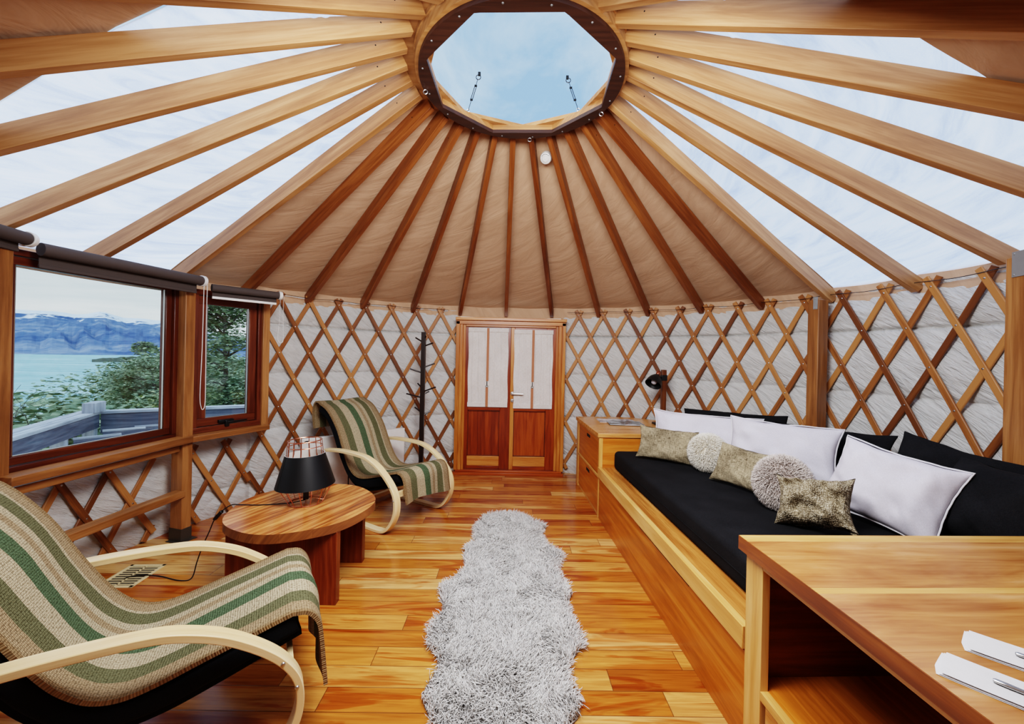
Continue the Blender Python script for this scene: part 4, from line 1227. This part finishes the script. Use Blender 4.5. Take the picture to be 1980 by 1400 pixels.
# lamp
LC=(-1.35,.285)
T=thing('table_lamp','copper wire table lamp with black drum shade on the coffee table','lamp',(LC[0],LC[1],TZ))
prof=[(.106,.004),(.132,.05),(.160,.105),(.164,.13),(.150,.20),(.112,.31),(.103,.415)]
tilt=Matrix.Rotation(R(-2.0),3,'Y')
def circ3(r,z,n=40,m_=None): 
    return [(m_ or Matrix.Identity(3))@Vector((r*math.cos(2*PI*i/n),r*math.sin(2*PI*i/n),z)) for i in range(n)]
mb=MB()
mb.tube(circ3(.106,.004),.0038,8,True); mb.tube(circ3(.103,.415,40,tilt),.0036,8,True); mb.tube(circ3(.107,.375,40,tilt),.0028,8,True)
for i in range(14):
    a=2*PI*i/14; mb.tube([((tilt if z>.1 else Matrix.Identity(3))@Vector((r*math.cos(a),r*math.sin(a),z))) for r,z in prof],.0024,6)
for i in range(4):
    a=PI/2*i+.4; mb.cyl((.11*math.cos(a),.11*math.sin(a),.005),(.015*math.cos(a),.015*math.sin(a),.03),.002,6)
mb.build('wire_frame',M['copper'],T)
mb=MB(); mb.lathe([(.184,.118),(.122,.325)],(0,0,0),56,rot=tilt); mb.build('lamp_shade',M['black'],T,smooth=80)
mb=MB(); mb.lathe([(.1815,.118),(.1195,.325)],(0,0,0),56,rot=tilt); mb.lathe([(.184,.118),(.1815,.118)],(0,0,0),56,rot=tilt); mb.lathe([(.122,.325),(.1195,.325)],(0,0,0),56,rot=tilt)
a=R(-128); mb.build('shade_lining',M['whitein'],T,smooth=80)
mb=MB(); mb.beam(tilt@Vector((.1845*math.cos(a),.1845*math.sin(a),.118)),tilt@Vector((.1225*math.cos(a),.1225*math.sin(a),.325)),.004,.0015,up=(math.cos(a),math.sin(a),0)); mb.build('shade_seam',M['blackplastic'],T)
mb=MB(); mb.cyl((0,0,.02),(0,0,.16),.018,14); mb.build('lamp_holder',M['blackplastic'],T)
mb=MB(); mb.lathe([(.012,.16),(.018,.175),(.034,.21),(.036,.235),(.025,.262),(0,.27)],(0,0,0),20); mb.build('light_bulb',M['bulb'],T)
# cable
pts=[(-1.35,.285,.50),(-1.42,.25,.492),(-1.50,.225,.4905),(-1.62,.20,.4905),(-1.73,.195,.4925),(-1.79,.20,.487),(-1.86,.215,.44),(-1.915,.225,.38),(-1.95,.23,.30),(-1.99,.225,.20),(-2.02,.22,.10),(-2.03,.19,.012),(-2.10,.175,.006),(-2.25,.215,.008),(-2.36,.22,.012),(-2.43,.20,.012),(-2.46,.18,.004)]
T=thing('lamp_cable','black lamp cable running from the coffee table down to the floor vent','cable',(-2.0,.27,0))
mb=MB(); mb.tube(crom(pts,6),.0034,8); mb.build('cord',M['blackplastic'],T,world=True)
mb=MB(); mb.sweep([(-1.86,.215,.44),(-1.915,.225,.38)],[(-.011,-.009),(-.011,.009),(.011,.009),(.011,-.009)]); mb.build('inline_switch',M['blackplastic'],T,world=True,bev=.004)

# floor vent
T=thing('floor_vent','ivory slotted floor vent grille under the picture window','vent',(-2.445,.225,0),R(3))
mb=MB(); a,b=.115,.14
mb.bx(-a,a,-b,-b+.022,0,.006);mb.bx(-a,a,b-.022,b,0,.006);mb.bx(-a,-a+.022,-b,b,0,.006);mb.bx(a-.022,a,-b,b,0,.006)
mb.build('vent_frame',M['ivory'],T,bev=.0015)
mb=MB(); mb.bx(-a+.02,a-.02,-b+.02,b-.02,.0005,.0015); mb.build('vent_hole',M['hole'],T)
mb=MB()
for i in range(9): y=-b+.022+(2*b-.044)*(i+.5)/9; mb.box((0,y,.0035),(2*a-.03,.008,.004))
mb.bx(-.004,.004,-b+.02,b-.02,.002,.0055); mb.build('slats',M['ivory'],T)

# heater panel
A=Vector((-2.02,1.52,0)); B=Vector((-1.20,2.235,0)); d=(B-A).normalized(); ang=math.atan2(d.y,d.x)
T=thing('panel_heater','flat white wall heater behind the far lounge chair','heater',(A+B)/2,ang)
L=(B-A).length
mb=MB(); mb.bx(-L/2,L/2,-.035,.02,.09,.64); mb.build('heater_body',M['whiteplastic'],T,bev=.006)
for q in (-L/2+.06,L/2-.09):
    mb=MB(); mb.bx(q,q+.03,-.015,.02,0,.1); mb.build('heater_foot',M['whiteplastic'],T)
mb=MB(); mb.lathe([(0,.003),(.022,.002),(.024,0)],(-L/2+.05,-.036,.608),20,rot=Matrix.Rotation(PI/2,3,'X')@Matrix.Diagonal((1,.5,1))); mb.build('badge',M['blackmetal'],T)
mb=MB(); mb.bx(-.09,-.08,-.037,-.034,.095,.635); mb.build('panel_joint',M['hole'],T)

# coat stand
T=thing('coat_stand','slim dark brown coat stand with pegs beside the lattice wall','coat stand',(-.99,2.235,0),R(0))
mb=MB(); mb.bx(-.024,.024,-.024,.024,.0,1.745,g=2); mb.build('pole',M['coat'],T,bev=.002)
pg=[(-.10,1.679,1.63),(.114,1.621,1.585),(.128,1.386,1.34),(-.143,1.32,1.275),(-.065,1.151,1.10),(.156,1.117,1.06),(-.193,1.029,.99),(-.08,.882,.82),(.09,.83,.79),(.03,1.699,1.66),(.07,1.06,1.03)]
for i,(x,z,zb) in enumerate(pg):
    mb=MB(); s=1 if x>0 else -1; mb.cyl((s*.01,-.0,zb),(x,-.03 if i%2 else .03,z),.0085,10); mb.build('peg',M['coat'],T)
mb=MB(); mb.bx(-.20,.20,-.02,.02,0,.03,g=0); mb.bx(-.02,.02,-.20,.20,0,.03,g=1); mb.build('cross_base',M['coat'],T,bev=.003)

# ------------------------------------------------------------------ on the cabinet
def mag(lab,L0,d0,w,h,rz,z,mat,t=.006):
    T=thing('magazine',lab,'magazine',bed(L0,d0,z),BR+rz)
    mb=MB(); mb.bx(-w/2+.002,w/2-.002,-h/2+.002,h/2-.002,.0008,t-.0008); mb.build('pages',M['paper'],T)
    mb=MB(); mb.bx(-w/2,w/2,-h/2,h/2,t-.0008,t); mb.bx(-w/2,w/2,-h/2,h/2,0,.0008); mb.build('cover',mat,T)
mag('pale magazine lying under the darker one on the bedside cabinet',1.36,4.50,.40,.22,R(-4),CT,M['mag2'])
mag('magazine with dark landscape cover on top, on the bedside cabinet',1.40,4.31,.36,.26,R(-6),CT+.0062,M['mag'])
c=bed(1.80,4.28,CT)
T=thing('reading_lamp','reading lamp with wooden stem and black cone shade behind the pillows','lamp',c,0)
mb=MB(); mb.bx(-.023,.023,-.023,.023,.02,.59,g=2); mb.build('lamp_stem',M['sidewood'],T,bev=.002)
mb=MB(); mb.bx(-.09,.09,-.08,.08,0,.02); mb.build('lamp_base',M['blackmetal'],T,bev=.003)
mb=MB(); mb.bx(-.029,.029,-.029,.029,.475,.535); mb.cyl((-.028,0,.505),(-.065,-.01,.495),.011,10); mb.build('clamp',M['blackmetal'],T,bev=.002)
ax=Vector((-.50,-.42,-.76)).normalized(); q=Vector((0,0,1)).rotation_difference(ax).to_matrix(); c0=Vector((-.075,-.02,.535))
mb=MB(); pr=[(.020,.0),(.040,.022),(.062,.05),(.078,.09),(.085,.13)]; mb.lathe(pr,c0,36,rot=q); mb.lathe([(r-.002,z) for r,z in pr],c0,36,rot=q); mb.lathe([(.085,.13),(.083,.13)],c0,36,rot=q); mb.build('lamp_shade',M['blackmetal'],T,smooth=80)
mb=MB(); mb.lathe([(0,-.045),(.018,-.043),(.021,-.03),(.021,.0),(.018,.004)],c0,20,rot=q); mb.build('lamp_neck',M['copper'],T,smooth=50)
mb=MB(); mb.lathe([(.012,.03),(.015,.05),(.030,.078),(.032,.096),(.022,.118),(0,.125)],c0,20,rot=q); mb.build('light_bulb',M['bulb'],T,smooth=80)

# ------------------------------------------------------------------ outside
def azp(az,dist,z): return Vector((-.012+dist*math.sin(R(az)),-2.459+dist*math.cos(R(az)),z))
ZL=-14.
mb=MB(); mb.add([tuple(azp(-100,40,ZL)),tuple(azp(-100,1500,ZL)),tuple(azp(-75,1500,ZL)),tuple(azp(-50,1500,ZL)),tuple(azp(-20,1500,ZL)),tuple(azp(-5,1500,ZL)),tuple(azp(-5,40,ZL))],[(0,1,2,3,4,5,6)])
tag(mb.build('lake',M['lake'],origin=False),'pale turquoise lake seen through the picture window','lake',kind='stuff')
# mountains
ridge=[(-75,.050),(-62,.052),(-55,.054),(-50.5,.0551),(-49.3,.0547),(-48.07,.056),(-46.4,.0527),(-45.6,.056),(-45.04,.0601),(-44.5,.0595),(-44.1,.056),(-43.2,.0521),(-42.2,.0525),(-40.3,.0502),(-37.7,.0405),(-35,.0277),(-32.5,.0223),(-28,.02),(-10,.018)]
ra=np.array([r[0] for r in ridge]);re=np.array([r[1] for r in ridge])
mb=MB(); P=[];U=[];na,nd=260,26
for i in range(na+1):
    az=-75+65*i/na; e=np.interp(az,ra,re)+.0016*(float(vn(np.array(az*2.2),np.array(.5)))-.5); row=[];ur=[]
    for j in range(nd+1):
        f=j/nd; dist=1020+1100*f; zr=1.5+e*2120
        prof=f**1.25+.10*math.sin(f*PI)*(float(vn2(np.array(az*1.3+f*2),np.array(f*5)))-.5)*2+.05*(float(vn(np.array(az*5+3),np.array(f*11)))-.5)*math.sin(f*PI)
        z=ZL-.5+(zr-ZL)*prof; row.append(tuple(azp(az,dist,z))); ur.append((az*.1,prof))
    P.append(row);U.append(ur)
mb.grid(P,U); mb.build; o=mb.build('mountain_range',M['mount'],origin=False,smooth=0); tag(o,'blue snow-streaked mountain range across the lake','mountain')
# terrain
def shore(az): return float(np.interp(az,[-110,-60,-50,-47,-45,-44,-42.6,-41.5,-40.5],[95,100,112,125,170,230,420,600,640]))
def gz(az,dist):
    s=shore(az); f=(dist-6)/(s-6)
    if f<0: return -1.25
    return -1.25+(ZL-.6+1.25)*min(1.3,f)**.8 if f<1 else ZL-.6-(f-1)*6
mb=MB();P=[]
for i in range(121):
    az=-112+102*i/120; row=[]
    for j in range(41):
        f=(j/40)**1.6; s=shore(az)*1.06; dist=4.2+(s-4.2)*f; z=gz(az,dist)+.25*(float(vn(np.array(az*.8),np.array(dist*.35)))-.5)*min(1,dist/10)
        p=azp(az,dist,z)
        if math.hypot(p.x,p.y)<3.2: z=-1.25; p.z=z
        row.append(tuple(p))
    P.append(row)
mb.grid(P,None); tag(mb.build('hillside',M['ground'],origin=False,smooth=70),'scrubby hillside sloping down to the lake','hillside',kind='stuff')
# peninsula
mb=MB();P=[]
for i in range(25):
    az=-45.4+6*i/24; row=[]; hgt=1.2+3.2*min(1,i/10)+1.2*(float(vn(np.array(i*1.7),np.array(2.))))
    for j,(dd,zz) in enumerate(((560,0),(590,hgt),(640,hgt*.9),(700,0))): row.append(tuple(azp(az,dd,ZL-.2+zz)))
    P.append(row)
mb.grid(P,None); tag(mb.build('headland',leafm('dark headland scrub',(50,62,58),(78,92,80),(110,118,100)),origin=False,smooth=0),'low dark wooded headland reaching into the lake','headland')

def foliage(mb,c,rx,rz,n,rs,size,flatn=True,mi=0):
    c=np.array(c)
    for _ in range(n):
        v=rs.randn(3); v/=np.linalg.norm(v); r=rs.rand()**.35
        p=c+v*np.array([rx,rx,rz])*r
        a=rs.rand()*2*PI; t=rs.randn()*.45; s=size*(.6+.8*rs.rand())
        u=np.array([math.cos(a),math.sin(a),t*.4])*s; w_=np.array([-math.sin(a),math.cos(a),rs.randn()*.4])*s*.55
        mb.add([tuple(p-u),tuple(p+w_),tuple(p+u),tuple(p-w_)],[(0,1,2,3)],None,mi)
def tree(name,lab,az,dist,h,spread,seed,mat='leaf',group='wind-shaped trees on the slope',layers=7,leafn=260,z0=None,dens=1,size=None,lean=.15):
    rs=np.random.RandomState(seed); base=azp(az,dist,gz(az,dist)-.1 if z0 is None else z0); T=thing(name,lab,'tree',base,rs.rand()*6,group)
    mb=MB(); tr=[(0,0,0),(lean*.2*h,0,h*.35),(lean*.5*h,.02*h,h*.7),(lean*h,.03*h,h*.97)]; n=8
    C=crom(tr,4)
    for i in range(len(C)-1): mb.cyl(C[i],C[i+1],max(.01,h*.018*(1-i/len(C))),6)
    pads=[]
    for k in range(layers):
        f=.25+.72*k/(layers-1) if layers>1 else .6; zz=f*h; wid=spread*(1.1-f*.75)
        for q in range(3 if f<.8 else 1):
            a=rs.rand()*2*PI; rad=wid*(.25+.5*rs.rand()) if f<.8 else 0
            cx_=lean*h*f+rad*math.cos(a);cy_=rad*math.sin(a); pads.append((cx_,cy_,zz+rs.randn()*.03*h,wid*.55))
            mb.cyl((lean*h*f*.9,0,zz*.9),(cx_,cy_,zz),h*.005,4)
    mb.build('trunk',M['bark'],T)
    mb=MB()
    for cx_,cy_,cz_,w_ in pads: foliage(mb,(cx_,cy_,cz_),w_,h*.045*dens,leafn,rs,size or spread*.045)
    mb.build('foliage',M[mat],T,smooth=0)
    return T
tree('beech_tree','tall layered tree at the left side of the small window view',-38.3,17,4.9,1.3,1,size=.05,group=None,lean=.1)
tree('beech_tree','broad dark tree filling the right side of the small window view',-34.6,14.5,5.6,2.6,2,leafn=600,size=.06,layers=9,group=None,lean=-.05)
tree('beech_tree','green tree at the right edge of the picture window',-40.3,22,3.9,2.0,3,leafn=520,size=.06,group=None)
tree('beech_tree','bushy green tree behind the railing post',-45.0,17,2.6,2.6,4,leafn=700,size=.05,dens=1.6,group=None)
tree('beech_tree','low spreading tree at the left edge of the picture window',-50.2,14,2.6,1.7,5,leafn=420,size=.045,group=None)
# shrubs: individually placed, shared foliage mesh
protoS=None
def shrub(az,dist,s,lab,seed,mat='leaf2'):
    rs=np.random.RandomState(seed); base=azp(az,dist,gz(az,dist)-.05)
    T=thing('shrub',lab,'shrub',base,rs.rand()*6,'shrubs on the slope')
    mb=MB(); 
    for k in range(6): foliage(mb,(rs.randn()*.35*s,rs.randn()*.35*s,.35*s+rs.rand()*.3*s),.6*s,.28*s,1100,rs,.027*s)
    mb.build('foliage',M[mat],T,smooth=0)
    mb=MB(); mb.cyl((0,0,0),(0,0,.5*s),.03*s,6); mb.build('stem',M['bark'],T); return T
S1=shrub(-43.2,20,1.9,'rounded green shrub on the slope outside the windows',11,'leaf')
S2_=shrub(-36.5,9.5,1.5,'rounded yellow-green shrub on the slope outside the windows',12,'leaf2')
rs=np.random.RandomState(8)
spots=[(-41.8,24,1.9,1),(-40.9,15,1.3,2),(-39.7,12,1.2,2),(-44.2,30,1.8,1),(-42.4,33,2.0,1),(-41.0,36,2.3,1),(-39.5,30,2.2,1),(-38.6,11,1.3,2),(-37.6,11.5,1.5,1),(-35.4,9,1.3,2),(-34,9,1.4,1),(-32.5,9.5,1.5,2),(-36.2,13,2.0,1),(-37.2,15,2.2,2),(-38.8,18,2.2,1),(-34.8,11,1.8,1),(-33,12,2.0,2),(-46.8,12,1.0,2),(-48.5,10.5,.9,2),(-51,10,1.0,2),(-49.4,12.5,1.1,1),(-52,13,1.3,1),(-47.6,16,1.1,1),(-43,13,1.0,2),(-40,45,3,1),(-41.6,55,3,1),(-38.5,26,2.4,1),(-36.8,22,2.6,1),(-35.5,19,2.6,2),(-31,12,2,1),(-50.6,12,4.0,1),(-52.5,11,3.6,1),(-48.9,15,3.3,1),(-47.2,17,3.0,1),(-45.5,21,3.0,1),(-38.2,24,3.4,1),(-37.2,28,3.8,1),(-36.2,26,3.6,2),(-35.2,24,3.4,1),(-34,22,3.4,1),(-37.8,34,4.6,1),(-36,34,4.8,1),(-38.8,36,4.2,1),(-40.6,28,2.8,1),(-39.8,38,3.6,1),(-34.6,32,4.6,1)]
for az,dist,s,k in spots:
    src=S1 if k==1 else S2_; sc_=s/(1.9 if k==1 else 1.5)
    copytree(src,loc=azp(az,dist,gz(az,dist)-.05),rz=rs.rand()*6,scale=sc_)
# bare twigs at left
T=thing('bare_bush','leafless grey bush at the left edge of the picture window','shrub',azp(-50.4,10,-1.4))
mb=MB(); rs=np.random.RandomState(21)
def br(p,d,L_,r,dep):
    q=[p+d*L_*k/3+Vector(rs.randn(3)*L_*.03) for k in range(1,4)]; mb.tube([p]+q,r,4)
    if dep:
        for k in range(3):
            nd=(d+Vector(rs.randn(3)*.55)); nd.z=abs(nd.z); nd.normalize(); br(q[rs.randint(1,3)],nd,L_*.68,r*.6,dep-1)
for k in range(3): br(Vector((rs.randn()*.1,rs.randn()*.1,0)),Vector((rs.randn()*.25,rs.randn()*.25,1)).normalized(),1.05,.014,3)
mb.build('branches',M['bark'],T)
# deck and railing
ZT=.50
CO=Vector((-6.28,3.87,ZT)); LE=Vector((-5.25,1.2,ZT)); RE=Vector((-3.4,6.1,ZT))
LE=CO+(Vector((-5.287,1.905,ZT))-CO)*1.9; RE=CO+(Vector((-5.327,4.458,ZT))-CO)*3.2
def unit(v): v=Vector(v); v.z=0; return v.normalized()
dl=unit(LE-CO); dr=unit(RE-CO)
T=thing('deck_railing','weathered grey timber deck railing outside the windows','railing',(CO.x,CO.y,-.5))
def side_of(d,pt): # outward normal (away from yurt)
    n=Vector((-d.y,d.x,0)); return n if n.dot(Vector((pt.x,pt.y,0)))>0 else -n
nl=side_of(dl,CO); nr=side_of(dr,CO)
mb=MB(); a=CO+nl*.06;b=LE+nl*.06; mb.beam(a+Vector((0,0,-.02)),b+Vector((0,0,-.02)),.13,.045); a=CO+nl*.20;b=LE+nl*.20; mb.beam(a-dl*.1+Vector((0,0,-.02)),b+Vector((0,0,-.02)),.13,.045)
mb.build('top_board',M['weathered'],T,world=True,bev=.004)
mb=MB(); a=CO+nr*.06;b=RE+nr*.06; mb.beam(a+Vector((0,0,-.02)),b+Vector((0,0,-.02)),.16,.045); mb.build('top_board',M['weathered'],T,world=True,bev=.004)
mb=MB(); mb.beam(CO+nl*.03+Vector((0,0,-.15)),LE+nl*.03+Vector((0,0,-.15)),.04,.20); mb.build('side_board',M['weathdark'],T,world=True)
mb=MB(); mb.beam(CO+nr*.03+Vector((0,0,-.20)),RE+nr*.03+Vector((0,0,-.20)),.04,.30); mb.build('side_board',M['weathdark'],T,world=True)
mb=MB(); c=CO+(nl+nr)*.04-dl*.0; mb.box(c+dl*.13+Vector((0,0,.075)),(.34,.16,.15),Matrix.Rotation(math.atan2(dl.y,dl.x),3,'Z'),2); mb.build('post_cap',M['weathered'],T,world=True,bev=.006)
for t in (0.05,.6,1.2,1.9,2.6):
    mb=MB(); p=CO+dl*t*1.6+nl*.09; mb.box((p.x,p.y,0.0),(.13,.13,1.0),Matrix.Rotation(math.atan2(dl.y,dl.x),3,'Z'),2); mb.build('railing_post',M['weathered'],T,world=True)
for t in (1.5,3.0):
    mb=MB(); p=CO+dr*t+nr*.09; mb.box((p.x,p.y,0.0),(.10,.10,1.0),None,2); mb.build('railing_post',M['weathdark'],T,world=True)
mb=MB(); 
q=[(CO.x,CO.y),(LE.x,LE.y),(-3.1,-1.2),(-3.05,0),(-2.9,1.1),(-2.4,2.0),(-1.8,2.6),(RE.x,RE.y)]
mb.prism([(x,y) for x,y in q][::-1],-.56,-.5); tag(mb.build('deck',M['weathered']),'weathered timber deck outside the windows','deck')
for i,(px,py,rz,lab) in enumerate(((-5.396,2.947,.9,'outdoor chair on the deck, the left of three seen through the picture window'),(-5.528,3.463,.75,'outdoor chair on the deck, the middle of three seen through the picture window'),(-5.383,3.796,.72,'outdoor chair on the deck, the right of three by the window frame'))):
    T=thing('deck_chair',lab,'chair',(px,py,-.5),rz,'outdoor chairs on the deck')
    mb=MB(); mb.bx(-.22,.22,-.03,.0,.36,.80,g=0); mb.build('backrest',M['weathdark'],T)
    mb=MB(); mb.bx(-.225,.225,-.035,.008,.80,.825); mb.build('top_rail',M['weathered'],T)
    mb=MB(); mb.bx(-.22,.22,0,.42,.34,.37); mb.build('seat',M['weathdark'],T)
    for sx in(-.2,.2):
        for yy_ in (0.0,.4): mb=MB(); mb.bx(sx-.02,sx+.02,yy_-.02,yy_+.02,0,.35,g=2); mb.build('leg',M['weathdark'],T)

# ------------------------------------------------------------------ light
wd=bpy.data.worlds.new('World'); sc.world=wd; wd.use_nodes=True; nt=wd.node_tree; nt.nodes.clear()
W=NT.__new__(NT); W.t=nt; W.m=None
out=W.n('ShaderNodeOutputWorld'); bg=W.n('ShaderNodeBackground'); tc=W.n('ShaderNodeTexCoord')
sp=W.n('ShaderNodeSeparateXYZ'); W.l(tc.outputs['Generated'],sp.inputs[0])
n1=W.noise(W.mapping(tc.outputs['Generated'],(1,1,1.6)),3.2,6,.6,.4); n2=W.noise(W.mapping(tc.outputs['Generated'],(1,1,9)),2.0,5,.6,.3)
sky=W.ramp(W.math('ADD',n1,W.math('MULTIPLY',sp.outputs['Y'],.0)),[(.36,(138,178,226)),(.52,(178,208,240)),(.66,(222,232,246))])
hz=W.ramp(n2,[(.4,(206,220,228)),(.6,(234,240,244))])
f=W.ramp(sp.outputs['Z'],[(.15,(0,0,0)),(.5,(255,255,255))])
W.l(W.mix(f,hz,sky),bg.inputs[0]); bg.inputs[1].default_value=1.0; W.l(bg.outputs[0],out.inputs[0])
SKY=bg
sun=bpy.data.lights.new('overcast_sun','SUN'); so_=bpy.data.objects.new('overcast_sun',sun); COL.objects.link(so_)
sun.energy=1.0; sun.angle=R(40); sun.color=(1,.97,.92); so_.rotation_euler=(R(48),0,R(-75))
def area(name,loc,tgt,size,power,col=(1,1,1)):
    l=bpy.data.lights.new(name,'AREA'); l.shape='RECTANGLE'; l.size,l.size_y=size; l.energy=power; l.color=col
    o=bpy.data.objects.new(name,l); COL.objects.link(o); o.location=loc
    d=Vector(tgt)-Vector(loc); o.rotation_euler=d.to_track_quat('-Z','Y').to_euler(); return o
area('ceiling_lamp_near',(0,-1.2,2.25+.35),(0,1.2,0.2),(1.4,.8),80,(.98,.98,1))  # added area fill for the interior, no fixture hangs there
sc.view_settings.view_transform='Filmic'; sc.view_settings.look='High Contrast'; sc.view_settings.exposure=.44; sc.view_settings.gamma=1
sc.cycles.max_bounces=6; sc.cycles.diffuse_bounces=4; sc.cycles.glossy_bounces=3; sc.cycles.transparent_max_bounces=8; sc.cycles.caustics_reflective=False; sc.cycles.caustics_refractive=False
sc.cycles.use_adaptive_sampling=True; sc.cycles.adaptive_threshold=.04; sc.cycles.use_denoising=True; sc.cycles.sample_clamp_indirect=6
